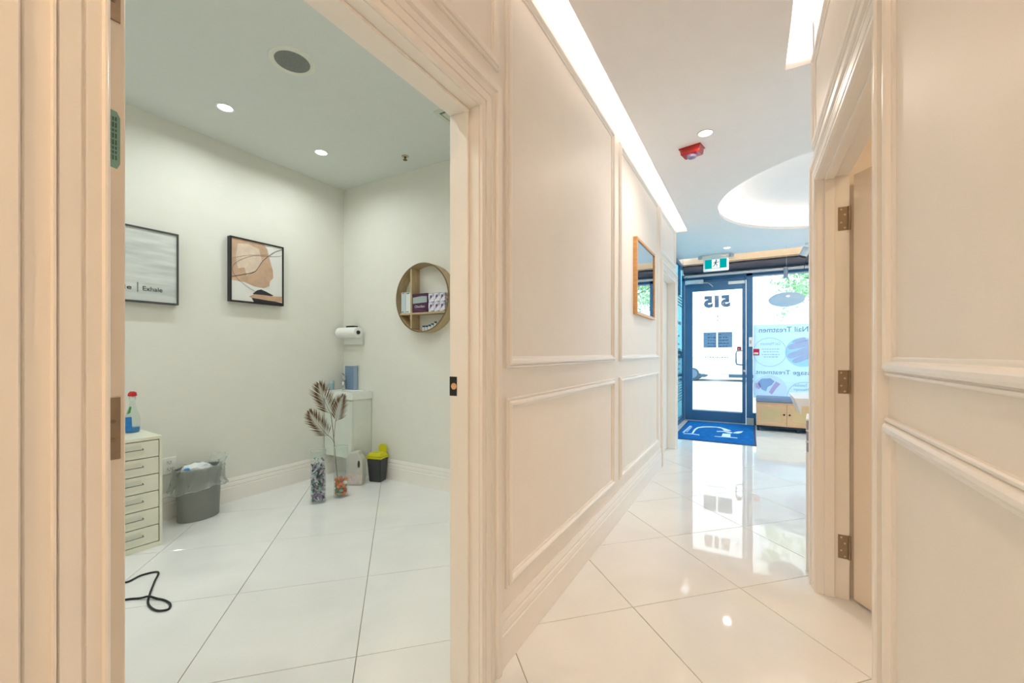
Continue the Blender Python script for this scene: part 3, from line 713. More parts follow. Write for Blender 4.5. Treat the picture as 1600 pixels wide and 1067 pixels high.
obj('lamp_arm', MB().tube([(-0.70, 7.28, 2.745), (-0.26, 7.28, 2.745)], 0.008, 8), WHITE, ex)

ca = thing('security_camera', 'white ceiling security camera with black lens and hanging cable', 'camera', (0.72, 7.20, 2.76))
obj('camera_base', MB().lathe([(0.05, 0), (0.05, -0.02), (0.03, -0.03)], (0.72, 7.20, 2.76), n=20), WHITE, ca)
obj('bracket', MB().tube([(0.72, 7.20, 2.74), (0.74, 7.18, 2.70), (0.69, 7.16, 2.66)], 0.014, 10), BLACK, ca)
Mx = Matrix.Translation((0.66, 7.14, 2.63)) @ Matrix.Rotation(math.radians(200), 4, 'Y') @ Matrix.Rotation(math.radians(-12), 4, 'X')
obj('camera_body', MB().lathe([(0.034, -0.07), (0.045, -0.06), (0.048, 0.02), (0.050, 0.055)], n=20, M=Mx), mat('camera_grey', (205, 212, 220), 0.4), ca)
obj('lens_hood', MB().lathe([(0.052, 0.055), (0.052, 0.085), (0.04, 0.09)], n=20, M=Mx), BLACK, ca)
obj('cable', MB().tube([(0.675, 7.14, 2.56), (0.672, 7.16, 2.48), (0.665, 7.2, 2.44), (0.66, 7.25, 2.40)], 0.004, 6), BLACK, ca)

pd = thing('pendant_lamp', 'shallow oval slate blue pendant lamp hanging before the shop window', 'pendant lamp', (0.447, 7.18, 2.76))
Mp = Matrix.Translation((0.447, 7.18, 1.975)) @ Matrix.Rotation(math.radians(-22), 4, 'X')
obj('shade', MB().lathe([(0.001, -0.012), (0.10, -0.014), (0.19, -0.010), (0.222, 0.0), (0.21, 0.012), (0.15, 0.034), (0.08, 0.048), (0.02, 0.052)], n=48, M=Mp), mat('slate_blue_shade', (215, 232, 248), 0.5), pd)
obj('bulb', MB().lathe([(0.02, -0.013), (0.016, -0.022), (0.001, -0.026)], n=16, M=Mp @ Matrix.Translation((0.01, -0.13, 0.003))), emis('small_bulb', (1, 0.97, 0.9), 2.0), pd)
obj('cord', MB().tube([(0.447, 7.165, 2.02), (0.447, 7.18, 2.76)], 0.0015, 6), mat('clear_cord', (215, 225, 235), 0.4), pd)

# ------------------------------------------------------------------ hallway mirror
mi = thing('wall_mirror', 'rectangular mirror in a thin oak frame on the corridor wall', 'mirror', (-0.83, 3.79, 1.52))
OAK = wood('oak_frame', (196, 142, 84), (216, 166, 108), 0.4)
fm = MB()
a, b2, c, d = 3.425, 4.155, 1.52, 2.15
for (y0, y1, z0, z1) in ((a, a + 0.022, c, d), (b2 - 0.022, b2, c, d), (a + 0.022, b2 - 0.022, c, c + 0.022), (a + 0.022, b2 - 0.022, d - 0.022, d)): fm.box(-0.829, -0.797, y0, y1, z0, z1)
obj('frame', fm, OAK, mi)
mm = mat('mirror_silver', (225, 230, 232), 0.01, metal=1.0, var=0.0)
obj('mirror_glass', MB().box(-0.826, -0.805, a + 0.022, b2 - 0.022, c + 0.022, d - 0.022), mm, mi)

# ------------------------------------------------------------------ entrance mat
mt = thing('door_mat', 'blue entrance mat with white logo in front of the glass door', 'mat', (-0.44, 7.1, 0))
MATB = mat('blue_mat_pile', (20, 100, 172), 0.95, spec=0.05, var=0.22, scale=14, bump=0.6)
obj('pile', MB().box(-0.935, 0.035, 6.26, 7.95, 0.0, 0.008), MATB, mt)
bd = MB(); bd.box(-0.965, 0.065, 6.22, 6.26, 0, 0.005); bd.box(-0.965, 0.065, 7.95, 7.985, 0, 0.005); bd.box(-0.965, -0.935, 6.26, 7.95, 0, 0.005); bd.box(0.035, 0.065, 6.26, 7.95, 0, 0.005)
obj('rubber_border', bd, mat('navy_rubber', (18, 50, 95), 0.7), mt)
LOGO = dict(arc=[(-0.763, 6.7), (-0.769, 6.9), (-0.768, 7.1), (-0.747, 7.288), (-0.685, 7.423), (-0.559, 7.501), (-0.437, 7.506), (-0.342, 7.389), (-0.259, 7.246), (-0.302, 7.179), (-0.351, 7.166), (-0.372, 7.262), (-0.406, 7.392), (-0.49, 7.452), (-0.631, 7.371), (-0.719, 7.257), (-0.741, 7.077), (-0.742, 6.863), (-0.739, 6.723)],
ser=[(-0.869, 6.649), (-0.762, 6.69), (-0.652, 6.656), (-0.648, 6.611), (-0.757, 6.644), (-0.864, 6.612)],
blk=[(-0.362, 6.93), (-0.259, 6.94), (-0.25, 6.686), (-0.162, 6.678), (-0.164, 6.641), (-0.265, 6.636), (-0.357, 6.629), (-0.449, 6.613), (-0.451, 6.644), (-0.363, 6.671)],
lf1=[(-0.452, 7.103), (-0.362, 7.144), (-0.3, 7.138), (-0.235, 7.093), (-0.25, 6.994), (-0.303, 7.024), (-0.351, 7.088), (-0.448, 7.043)],
lf2=[(-0.233, 7.044), (-0.21, 7.128), (-0.175, 7.21), (-0.101, 7.283), (-0.121, 7.128), (-0.163, 7.034), (-0.214, 7.025)])
lg = MB()
for p in LOGO.values(): lg.prism(p, 0.0075, 0.0092)
for k in range(9):
    y = 6.72 + k * 0.078; lg.box(-0.895 + 0.003 * k, -0.865 + 0.003 * k, y, y + 0.05, 0.0075, 0.0092)
    if 0 < k < 8: lg.box(-0.852 + 0.002 * k, -0.835 + 0.002 * k, y, y + 0.045, 0.0075, 0.0092)
lg2 = obj('logo', lg, mat('white_pile', (215, 230, 240), 0.9, spec=0.05), mt, normals=True)

# ------------------------------------------------------------------ rattan bench by the window
be = thing('shoe_bench', 'oak shoe bench with rattan doors and slate cushion under the window poster', 'bench', (0.47, 7.7, 0))
OAK2 = wood('pale_oak', (214, 172, 132), (228, 190, 150), 0.5)
bx0, bx1, by0, by1 = 0.075, 1.27, 7.52, 7.92
cb_ = MB(); cb_.box(bx0, bx1, by0, by1, 0.425, 0.443); cb_.box(bx0, bx1, by0, by1, 0.085, 0.103); cb_.box(bx0, bx0 + 0.018, by0, by1, 0.103, 0.425); cb_.box(bx1 - 0.018, bx1, by0, by1, 0.103, 0.425); cb_.box(bx0, bx1, by1 - 0.01, by1, 0.103, 0.425)
obj('carcass', cb_, OAK2, be)
bs = MB(); bs.box(bx0 + 0.01, bx1 - 0.01, by0 + 0.02, by1 - 0.02, 0.05, 0.085)
obj('plinth_rail', bs, mat('dark_base', (35, 42, 60), 0.6), be)
for x in (bx0 + 0.01, 0.60, bx1 - 0.05):
    for y in (by0 + 0.01, by1 - 0.05): obj('leg', MB().box(x, x + 0.035, y, y + 0.035, 0, 0.085), mat('dark_base', (35, 42, 60), 0.6), be)
obj('cushion', MB().box(bx0 - 0.003, bx1 + 0.003, by0 - 0.005, by1, 0.443, 0.515), mat('slate_cushion', (120, 140, 172), 0.8, bump=0.4), be, bevel=0.014, seg=3)
RAT = wood('cane', (224, 196, 146), (238, 214, 168), 0.6)
RATB = mat('cane_backing', (150, 112, 70), 0.8)
for k in range(3):
    x0 = bx0 + 0.003 + k * 0.3965; x1 = x0 + 0.392
    fd = MB(); y0, y1 = by0 - 0.018, by0 - 0.001; z0, z1 = 0.106, 0.422; fw = 0.07
    fd.box(x0, x1, y0, y1, z1 - 0.06, z1); fd.box(x0, x1, y0, y1, z0, z0 + 0.06); fd.box(x0, x0 + fw, y0, y1, z0 + 0.06, z1 - 0.06); fd.box(x1 - fw, x1, y0, y1, z0 + 0.06, z1 - 0.06)
    dd = obj('door', fd, OAK2, be)
    rt = MB(); xa, xb, za, zb = x0 + fw, x1 - fw, z0 + 0.06, z1 - 0.06
    n = 13
    for i in range(n): X = xa + (xb - xa) * (i + 0.5) / n; rt.box(X - 0.0055, X + 0.0055, y0 + 0.006, y0 + 0.009, za, zb)
    n = 10
    for i in range(n): Z_ = za + (zb - za) * (i + 0.5) / n; rt.box(xa, xb, y0 + 0.003, y0 + 0.006, Z_ - 0.0055, Z_ + 0.0055)
    ro = obj('rattan_weave', rt, RAT, dd, kind='stuff')
    obj('weave_backing', MB().box(xa, xb, y0 + 0.011, y0 + 0.013, za, zb), RATB, dd)
    kx = (x1 - 0.033) if k % 2 == 0 else (x0 + 0.033)
    obj('knob', MB().lathe([(0.007, 0), (0.007, 0.012), (0.014, 0.018), (0.012, 0.026), (0.001, 0.028)], n=16, M=Matrix.Translation((kx, y0, 0.27)) @ Matrix.Rotation(PI / 2, 4, 'X')), BLACK, dd)

# ------------------------------------------------------------------ reception counter and cabinet by the wall end
rc = thing('reception_counter', 'white reception counter top with a slanting end beyond the right doorway', 'counter', (0.9, 3.6, 0))
obj('counter_top', MB().prism([(0.256, 0.896), (0.295, 0.786), (0.297, 0.846), (1.6, 0.846), (1.6, 0.896)], 3.40, 3.9, 'y'), mat('white_laminate', (240, 242, 245), 0.25), rc)
obj('side_panel', MB().box(0.48, 0.52, 3.45, 3.88, 0, 0.846), WHITE, rc); obj('side_panel', MB().box(1.54, 1.58, 3.45, 3.88, 0, 0.846), WHITE, rc)
obj('back_panel', MB().box(0.52, 1.54, 3.80, 3.83, 0.1, 0.846), WHITE, rc)
Mc = Matrix.Rotation(math.radians(-6.5), 4, 'Z')
cbn = thing('side_cabinet', 'glossy white side cabinet at the end of the right corridor wall', 'cabinet', (0.264, 2.80, 0), rz=math.radians(-6.5))
obj('body', MB().box(0, 0.5, 0, 0.36, 0.0, 0.655), mat('gloss_white', (240, 243, 246), 0.12, coat=0.5), cbn, bevel=0.003, seg=1, local=True)
dt = thing('drawer_stack', 'small lavender grey stacked drawer tower standing on the white side cabinet', 'drawers', (0.266, 2.802, 0.656), rz=math.radians(-6.5))
LG = mat('lavender_grey', (168, 168, 190), 0.4)
for k in range(3):
    dr = obj('drawer', MB().box(0, 0.3, 0, 0.26, 0.002 + k * 0.060, 0.052 + k * 0.060), LG, dt, bevel=0.002, seg=1, local=True)
    obj('rim', MB().box(-0.002, 0.302, -0.002, 0.262, 0.052 + k * 0.060, 0.062 + k * 0.060), WHITE, dr, local=True)

# ------------------------------------------------------------------ treatment room: pictures
PX = -3.657
def picture(y0, y1, z0, z1, fm_, label, cv):
    t = thing('framed_picture', label, 'picture', (PX, (y0 + y1) / 2, z0), group='pictures on the treatment room wall')
    f = MB(); w_ = 0.011; X0, X1 = PX, -3.612
    for a, b2, c, d in ((y0, y0 + w_, z0, z1), (y1 - w_, y1, z0, z1), (y0 + w_, y1 - w_, z0, z0 + w_), (y0 + w_, y1 - w_, z1 - w_, z1)): f.box(X0, X1, a, b2, c, d)
    obj('frame', f, fm_, t)
    cvo = obj('canvas', MB().box(X0, -3.620, y0 + w_, y1 - w_, z0 + w_, z1 - w_), cv, t)
    return t, cvo
mw = bpy.data.materials.new('grey_wash'); mw.use_nodes = True; n_ = mw.node_tree; bb = n_.nodes['Principled BSDF']
t_ = n_.nodes.new('ShaderNodeTexCoord'); mp = n_.nodes.new('ShaderNodeMapping'); mp.inputs['Scale'].default_value = (1, 1.2, 9); nn_ = n_.nodes.new('ShaderNodeTexNoise'); nn_.inputs['Scale'].default_value = 2.2; nn_.inputs['Detail'].default_value = 5
rr = n_.nodes.new('ShaderNodeValToRGB'); rr.color_ramp.elements[0].position = 0.25; rr.color_ramp.elements[1].position = 0.75
rr.color_ramp.elements[0].color = lin((180, 186, 184)) + (1,); rr.color_ramp.elements[1].color = lin((226, 230, 226)) + (1,)
n_.links.new(t_.outputs['Object'], mp.inputs[0]); n_.links.new(mp.outputs[0], nn_.inputs['Vector']); n_.links.new(nn_.outputs['Fac'], rr.inputs[0]); n_.links.new(rr.outputs[0], bb.inputs['Base Color']); bb.inputs['Roughness'].default_value = 0.6
pa, pac = picture(0.93, 1.42, 1.55, 2.065, mat('dark_grey_frame', (70, 72, 70), 0.5), 'dark framed misty grey print reading Inhale Exhale over the drawer unit', mw)
INK = mat('ink', (40, 42, 42), 0.6)
text('Inhale', INK, pac, (1.015, 1.155, 1.632, 1.662), -3.6185, 'lettering', outward=False, axis='x', thick=0.0004)
obj('divider_line', MB().box(-3.6195, -3.618, 1.186, 1.189, 1.62, 1.685), INK, pac)
text('Exhale', INK, pac, (1.215, 1.325, 1.632, 1.662), -3.6185, 'lettering', outward=False, axis='x', thick=0.0004)
pbx = (1.765, 2.205, 1.620, 2.145)
pb_, pbc = picture(*pbx, mat('black_frame', (28, 26, 26), 0.4), 'black framed abstract painting of a beige shape and dark rock', mat('canvas_white', (222, 222, 218), 0.7))
def st_(s, t): return (pbx[0] + 0.011 + s * (pbx[1] - pbx[0] - 0.022), pbx[3] - 0.011 - t * (pbx[3] - pbx[2] - 0.022))
def patch(name, pts, m, d0): return obj(name, MB().prism([st_(*p) for p in pts], -3.6205, -3.6200 + d0, 'x'), m, pbc)
patch('beige_shape', [(0, 0), (0.3, 0.0), (0.62, 0.0), (0.69, 0.08), (0.73, 0.22), (0.80, 0.42), (0.81, 0.55), (0.74, 0.62), (0.73, 0.70), (0.62, 0.745), (0.45, 0.74), (0.25, 0.69), (0, 0.68)], mat('beige_paint', (196, 164, 138), 0.7, var=0.16, scale=9), 0.001)
patch('pale_wash', [(0.12, 0.08), (0.3, 0.05), (0.52, 0.1), (0.58, 0.3), (0.5, 0.44), (0.36, 0.52), (0.28, 0.58), (0.24, 0.45), (0.12, 0.48), (0.08, 0.3)], mat('pale_wash_paint', (216, 196, 178), 0.7, var=0.12, scale=14), 0.0016)
patch('dark_rock', [(0.40, 0.86), (0.48, 0.80), (0.56, 0.775), (0.66, 0.80), (0.82, 0.855), (0.7, 0.89), (0.45, 0.90)], mat('near_black_paint', (44, 40, 46), 0.7, var=0.2), 0.0016)
patch('tan_band', [(0.33, 0.915), (0.42, 0.87), (0.6, 0.865), (0.8, 0.87), (1.0, 0.855), (1.0, 0.95), (0.8, 0.955), (0.6, 0.95), (0.4, 0.945)], mat('tan_paint', (196, 160, 132), 0.7, var=0.1, scale=16), 0.0022)
patch('dark_ground', [(0.38, 0.935), (0.5, 0.94), (0.7, 0.95), (0.86, 0.955), (1.0, 0.97), (1.0, 1.0), (0.42, 1.0)], mat('near_black_paint', (44, 40, 46), 0.7), 0.0028)
ll = MB()
def catmull(P, n=8):
    P = [Vector(p) for p in P]; Q = [P[0]] + P + [P[-1]]; R = []
    for i in range(1, len(Q) - 2):
        for k in range(n):
            t = k / n; a, b2, c, d = Q[i - 1], Q[i], Q[i + 1], Q[i + 2]
            R.append(0.5 * ((2 * b2) + (-a + c) * t + (2 * a - 5 * b2 + 4 * c - d) * t * t + (-a + 3 * b2 - 3 * c + d) * t ** 3))
    R.append(P[-1]); return R
for L, r in (([(0, .63), (.2, .57), (.42, .5), (.5, .42), (.6, .28), (.8, .12), (1, .02)], 0.0018), ([(1, .13), (.85, .17), (.6, .2), (.35, .25), (.1, .38), (.02, .5), (.1, .64), (.3, .76), (.5, .84)], 0.0009), ([(.02, .33), (.3, .24), (.7, .16)], 0.0007)):
    ll.tube(catmull([(-3.6175, *st_(*p)) for p in L]), r, 5)
obj('brush_lines', ll, INK, pbc)

# wall outlet
ou = thing('wall_outlet', 'white wall outlet above the baseboard between drawer unit and bin', 'outlet', (-3.66, 1.40, 0.39))
obj('cover_plate', MB().box(-3.659, -3.653, 1.335, 1.420, 0.325, 0.445), WHITE, ou, bevel=0.002, seg=1)
for zc in (0.41, 0.36):
    so_ = obj('socket', MB().box(-3.653, -3.651, 1.36, 1.395, zc - 0.016, zc + 0.016), mat('socket_white', (222, 222, 216), 0.4), ou)
    hs = MB(); hs.box(-3.651, -3.6505, 1.367, 1.370, zc - 0.002, zc + 0.009); hs.box(-3.651, -3.6505, 1.385, 1.388, zc - 0.002, zc + 0.009); hs.box(-3.651, -3.6505, 1.375, 1.380, zc - 0.011, zc - 0.006)
    obj('slot', hs, BLACK, so_)

# drawer unit
du = thing('drawer_unit', 'white metal six drawer unit below the grey Inhale Exhale print', 'drawer unit', (-3.2, 1.171, 0), rz=math.radians(-3.5))
DW = mat('cream_powder_coat', (226, 226, 208), 0.35)
W_, D_, Hh = 0.28, 0.41, 0.685
cs = MB()
cs.box(-D_, 0, -0.014, 0, 0, Hh); cs.box(-D_, 0, -W_, -W_ + 0.014, 0, Hh); cs.box(-D_, 0, -W_ + 0.014, -0.014, Hh - 0.018, Hh); cs.box(-D_, 0, -W_ + 0.014, -0.014, 0, 0.03); cs.box(-D_, -D_ + 0.01, -W_ + 0.014, -0.014, 0.03, Hh - 0.018)
obj('carcass', cs, DW, du, local=True)
dh = (Hh - 0.018 - 0.034) / 6
for k in range(6):
    z0 = 0.034 + k * dh
    dro = obj('drawer', MB().box(-D_ + 0.03, -0.003, -W_ + 0.017, -0.017, z0, z0 + dh - 0.005), DW, du, bevel=0.0015, seg=1, local=True)
    zc = z0 + dh * 0.55; yc = -W_ / 2
    hn = MB().tube([(-0.002, yc - 0.045, zc), (0.018, yc - 0.045, zc - 0.003), (0.018, yc + 0.045, zc - 0.003), (-0.002, yc + 0.045, zc)], 0.003, 8)
    obj('handle', hn, mat('handle_steel', (130, 130, 125), 0.3, metal=0.9), dro, local=True)
    obj('label_holder', MB().box(-0.0035, -0.001, yc - 0.038, yc + 0.038, zc, zc + 0.022), mat('holder_white', (215, 216, 200), 0.3), dro, local=True)

# spray bottle
sx_, sy_ = -3.49, 1.118
sbt = thing('spray_bottle', 'clear cleaner bottle with red nozzle and blue liquid on the drawer unit', 'spray bottle', (sx_, sy_, 0.686))
BG = glass('bottle_plastic', (0.93, 0.97, 0.96), 0.05, 0.10, (0.8, 0.9, 0.88), ior=1.3)
obj('bottle', MB().lathe([(0.036, 0), (0.040, 0.01), (0.040, 0.07), (0.037, 0.10), (0.026, 0.14), (0.017, 0.17), (0.014, 0.20), (0.014, 0.215)], (sx_, sy_, 0.686), n=24, sx=0.75), BG, sbt)
obj('blue_liquid', MB().lathe([(0.033, 0), (0.037, 0.008), (0.037, 0.032)], (sx_, sy_, 0.689), n=24, sx=0.75), mat('blue_liquid', (20, 130, 200), 0.1), sbt)
lb = MB(); lb.prism([(sy_ - 0.045, 0.70), (sy_ - 0.010, 0.705), (sy_ - 0.014, 0.79), (sy_ - 0.043, 0.79)], sx_ + 0.012, sx_ + 0.033, 'x')
obj('wrap_label', lb, mat('blue_label', (30, 120, 195), 0.4, var=0.2, scale=40), sbt)
obj('green_label', MB().prism([(sy_ - 0.030, 0.81), (sy_ - 0.016, 0.815), (sy_ - 0.010, 0.855), (sy_ - 0.018, 0.855)], sx_ + 0.010, sx_ + 0.02, 'x'), mat('green_label_print', (60, 140, 70), 0.4), sbt)
obj('collar', MB().lathe([(0.017, 0), (0.017, 0.02), (0.013, 0.025)], (sx_, sy_, 0.898), n=20), mat('clear_collar', (215, 222, 218), 0.3), sbt)
nzz = MB().lathe([(0.021, 0), (0.024, 0.006), (0.020, 0.02), (0.012, 0.03)], (sx_, sy_, 0.922), n=20); nzz.box(sx_ - 0.008, sx_ + 0.03, sy_ - 0.012, sy_ + 0.012, 0.93, 0.948)
obj('nozzle', nzz, mat('red_nozzle', (200, 35, 45), 0.35), sbt)

# waste bin with bag
bnx, bny = -3.505, 1.50
bn = thing('waste_bin', 'oval grey waste bin lined with a clear plastic bag', 'bin', (bnx, bny, 0))
BW = mat('grey_bin_plastic', (128, 130, 126), 0.5, var=0.03)
obj('bin_body', MB().lathe([(0.125, 0), (0.130, 0.004), (0.146, 0.365), (0.150, 0.37), (0.142, 0.372), (0.126, 0.01), (0.001, 0.008)], (bnx, bny, 0), n=48, sx=0.66, cap=(True, False)), BW, bn)
bgm = glass('thin_poly_bag', (0.93, 0.95, 0.94), 0.15, 0.26, (0.92, 0.95, 0.94), ior=1.5)
bag = MB(); vs = []; n = 96; prof = [(0.120, 0.10), (0.138, 0.36), (0.155, 0.385), (0.158, 0.36), (0.158, 0.32), (0.163, 0.27), (0.182, 0.235), (0.176, 0.225)]
rnd = random.Random(5)
for i, (r, z) in enumerate(prof):
    for k in range(n):
        a = 2 * PI * k / n; amp = 0.0 if i < 2 else (0.004 + 0.003 * i)
        wv = amp * (math.sin(9 * a + i) * 0.5 + math.sin(17 * a + 2 * i) * 0.35) + (0.004 * rnd.uniform(-1, 1) if i > 2 else 0)
        rr_ = r + wv; dz = (0.012 * math.sin(2 * a + 1) + 0.006 * math.sin(7 * a)) if i > 5 else (0.008 * math.sin(11 * a) if i == 2 else 0)
        X = bnx + rr_ * 0.70 * math.cos(a); vs.append((max(X, -3.638), bny + rr_ * math.sin(a), z + dz))
bag.add(vs, [(i * n + k, i * n + (k + 1) % n, (i + 1) * n + (k + 1) % n, (i + 1) * n + k) for i in range(len(prof) - 1) for k in range(n)])
# loose upper loop of the bag leaning on the far side
lp = []
for i in range(7):
    for k in range(13):
        a = -0.5 + 2.0 * k / 12; s = i / 6
        r = 0.15 + 0.035 * math.sin(PI * s) + 0.004 * rnd.uniform(-1, 1)
        lp.append((max(-3.636, bnx + 0.62 * r * math.cos(a + 1.0)), bny + r * math.sin(a + 1.0) + 0.01, 0.30 + 0.13 * math.sin(PI * (0.15 + 0.7 * s)) + 0.006 * rnd.uniform(-1, 1)))
bag.add(lp, [(i * 13 + k, i * 13 + k + 1, (i + 1) * 13 + k + 1, (i + 1) * 13 + k) for i in range(6) for k in range(12)])
obj('plastic_bag', bag, bgm, bn, normals=False)
hem = [Vector(vs[7 * n + k]) for k in range(n)]
obj('bag_hem', MB().tube(hem + [hem[0]], 0.0022, 5, cap=False), mat('bag_hem', (205, 210, 206), 0.4, alpha=0.6), bn)
def crumple(c, r, n, seed, sx=1, sy=1, sz=0.6):
    bm = bmesh.new(); bmesh.ops.create_icosphere(bm, subdivisions=3, radius=1); rn = random.Random(seed)
    f = [(Vector((rn.uniform(-1, 1), rn.uniform(-1, 1), rn.uniform(-1, 1))).normalized() * rn.uniform(3, 9), rn.uniform(0, 6), rn.uniform(0.03, 0.11)) for _ in range(n)]
    mb = MB()
    for v in bm.verts:
        d = 1 + sum(a * abs(math.sin(k.dot(v.co) + p)) for k, p, a in f) - 0.3
        v.co = Vector((v.co.x * sx, v.co.y * sy, v.co.z * sz)) * d * r + Vector(c)
    mb.add([v.co.copy() for v in bm.verts], [tuple(v.index for v in fa.verts) for fa in bm.faces]); bm.free(); return mb
tis = thing('crumpled_tissue', 'crumpled white tissue heaped in the grey waste bin', 'tissue', (bnx, bny - 0.02, 0.33))
obj('tissue', crumple((bnx, bny - 0.015, 0.352), 0.072, 9, 2, 0.8, 1.25, 0.62), mat('tissue_white', (225, 230, 232), 0.9), tis, sharp=25)
obj('blue_wrapper', crumple((bnx + 0.03, bny - 0.085, 0.372), 0.022, 6, 4), mat('wrapper_blue', (60, 150, 215), 0.5), tis, sharp=25)

# black cable on the floor
cp = [(-3.1, 0.80), (-2.95, 0.83), (-2.831, 0.877), (-2.847, 0.951), (-2.808, 1.008), (-2.708, 0.958), (-2.585, 0.895), (-2.492, 0.857), (-2.397, 0.854), (-2.36, 0.885), (-2.402, 0.909), (-2.473, 0.907), (-2.534, 0.884), (-2.588, 0.853), (-2.632, 0.816), (-2.69, 0.72), (-2.75, 0.55), (-2.9, 0.4)]
pts = catmull([(x, y, 0.0052) for x, y in cp], 8)
pts = [Vector((p.x, p.y, 0.0052 + (0.010 * math.exp(-((p - Vector((-2.545, 0.877, 0.0052))).length / 0.03) ** 2) if i > 85 else 0))) for i, p in enumerate(pts)]
tag(obj('power_cable', MB().tube(pts, 0.005, 8), BLACK), 'thin black cable looping across the white treatment room floor', 'cable')

# corner vanity with basin
va = thing('corner_vanity', 'narrow white corner vanity cabinet with ceramic basin', 'vanity', (-3.45, 2.75, 0.2))
VW = mat('vanity_white', (222, 228, 220), 0.3)
obj('cabinet_body', MB().box(-3.643, -3.245, 2.655, 2.869, 0.205, 0.755), VW, va, bevel=0.002, seg=1)
obj('door', MB().box(-3.641, -3.247, 2.636, 2.653, 0.207, 0.752), VW, va, bevel=0.0015, seg=1)
ba = MB()
x0, x1, y0, y1, z0, z1 = -3.650, -3.225, 2.620, 2.869, 0.757, 0.838
ix0, ix1, iy0, iy1 = x0 + 0.06, x1 - 0.035, y0 + 0.035, y1 - 0.085
o_ = [(x0, y0), (x1, y0), (x1, y1), (x0, y1)]; i_ = [(ix0, iy0), (ix1, iy0), (ix1, iy1), (ix0, iy1)]; k_ = [(ix0 + 0.03, iy0 + 0.02), (ix1 - 0.03, iy0 + 0.02), (ix1 - 0.03, iy1 - 0.02), (ix0 + 0.03, iy1 - 0.02)]
vs = [(a, b2, z0) for a, b2 in o_] + [(a, b2, z1) for a, b2 in o_] + [(a, b2, z1) for a, b2 in i_] + [(a, b2, z1 - 0.055) for a, b2 in k_]
fs = [(3, 2, 1, 0)] + [(i, (i + 1) % 4, 4 + (i + 1) % 4, 4 + i) for i in range(4)] + [(4 + i, 4 + (i + 1) % 4, 8 + (i + 1) % 4, 8 + i) for i in range(4)] + [(8 + i, 8 + (i + 1) % 4, 12 + (i + 1) % 4, 12 + i) for i in range(4)] + [(12, 13, 14, 15)]
ba.add(vs, fs); obj('basin', ba, mat('ceramic_white', (232, 236, 232), 0.12, coat=0.4), va, bevel=0.006, seg=2)
fx, fy = -3.56, 2.80
fa = MB(); fa.lathe([(0.024, 0), (0.024, 0.004), (0.017, 0.008), (0.017, 0.10), (0.020, 0.105), (0.020, 0.135), (0.016, 0.14)], (fx, fy, z1), n=20)
fa.tube([(fx, fy, z1 + 0.075), (fx + 0.03, fy - 0.03, z1 + 0.085), (fx + 0.055, fy - 0.055, z1 + 0.075), (fx + 0.062, fy - 0.062, z1 + 0.045)], 0.011, 12)
fo_ = obj('faucet', fa, mat('satin_chrome', (205, 208, 208), 0.3, metal=0.7), va); obj('lever', MB().tube([(fx, fy, z1 + 0.138), (fx + 0.02, fy - 0.03, z1 + 0.155), (fx + 0.03, fy - 0.045, z1 + 0.16)], [0.008, 0.006, 0.005], 10), CHROME, fo_)
# blue box, jar
def check_mat():
    m = bpy.data.materials.new('blue_check_print'); m.use_nodes = True; nt = m.node_tree; b = nt.nodes['Principled BSDF']
    t = nt.nodes.new('ShaderNodeTexCoord'); br = nt.nodes.new('ShaderNodeTexBrick'); br.offset = 0; br.inputs['Scale'].default_value = 55
    br.inputs['Color1'].default_value = lin((100, 128, 165)) + (1,); br.inputs['Color2'].default_value = lin((84, 112, 150)) + (1,); br.inputs['Mortar'].default_value = lin((150, 172, 195)) + (1,)
    br.inputs['Mortar Size'].default_value = 0.06; br.inputs['Brick Width'].default_value = 0.5; br.inputs['Row Height'].default_value = 0.5
    mp = nt.nodes.new('ShaderNodeMapping'); mp.inputs['Rotation'].default_value = (PI / 2, 0, 0)
    nt.links.new(t.outputs['Object'], mp.inputs[0]); nt.links.new(mp.outputs[0], br.inputs['Vector']); nt.links.new(br.outputs['Color'], b.inputs['Base Color']); b.inputs['Roughness'].default_value = 0.5
    return m
tb_ = thing('tissue_box', 'tall blue checked tissue box behind the basin faucet', 'box', (-3.49, 2.838, z1))
obj('carton', MB().box(-3.565, -3.435, 2.812, 2.862, z1 + 0.001, z1 + 0.235), check_mat(), tb_, bevel=0.002, seg=1)
obj('carton_lid', MB().box(-3.565, -3.435, 2.812, 2.862, z1 + 0.2355, z1 + 0.240), WHITE, tb_)
jr = thing('soap_jar', 'pale teal soap jar on the basin left of the faucet', 'jar', (-3.622, 2.75, z1))
obj('jar_body', MB().lathe([(0.024, 0.001), (0.025, 0.06), (0.023, 0.065)], (-3.620, 2.70, z1), n=20), mat('pale_teal', (150, 178, 182), 0.3), jr)
obj('jar_lid', MB().lathe([(0.026, 0.065), (0.026, 0.085), (0.024, 0.088)], (-3.620, 2.70, z1), n=20), mat('teal_lid', (175, 196, 198), 0.35), jr)

# paper towel roll on its wall holder
tr2 = thing('paper_towel_roll', 'white paper towel roll on a wall holder above the basin', 'towel roll', (-3.46, 2.78, 1.40))
Mr = Matrix.Translation((-3.615, 2.785, 1.405)) @ Matrix.Rotation(PI / 2, 4, 'Y')
obj('paper_roll', MB().lathe([(0.020, 0.0), (0.050, 0.0), (0.053, 0.003), (0.053, 0.275), (0.050, 0.278), (0.020, 0.278)], n=36, M=Mr, cap=(False, False)), mat('paper_white', (238, 240, 236), 0.9), tr2)
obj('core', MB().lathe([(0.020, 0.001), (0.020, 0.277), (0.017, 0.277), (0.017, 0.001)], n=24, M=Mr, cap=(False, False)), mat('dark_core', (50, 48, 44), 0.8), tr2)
hm = MB(); hm.tube([(-3.60, 2.785, 1.405), (-3.33, 2.785, 1.405)], 0.008, 10); hm.box(-3.52, -3.44, 2.79, 2.869, 1.455, 1.475)
hm.tube([(-3.33, 2.785, 1.405), (-3.325, 2.785, 1.405)], 0.017, 14)
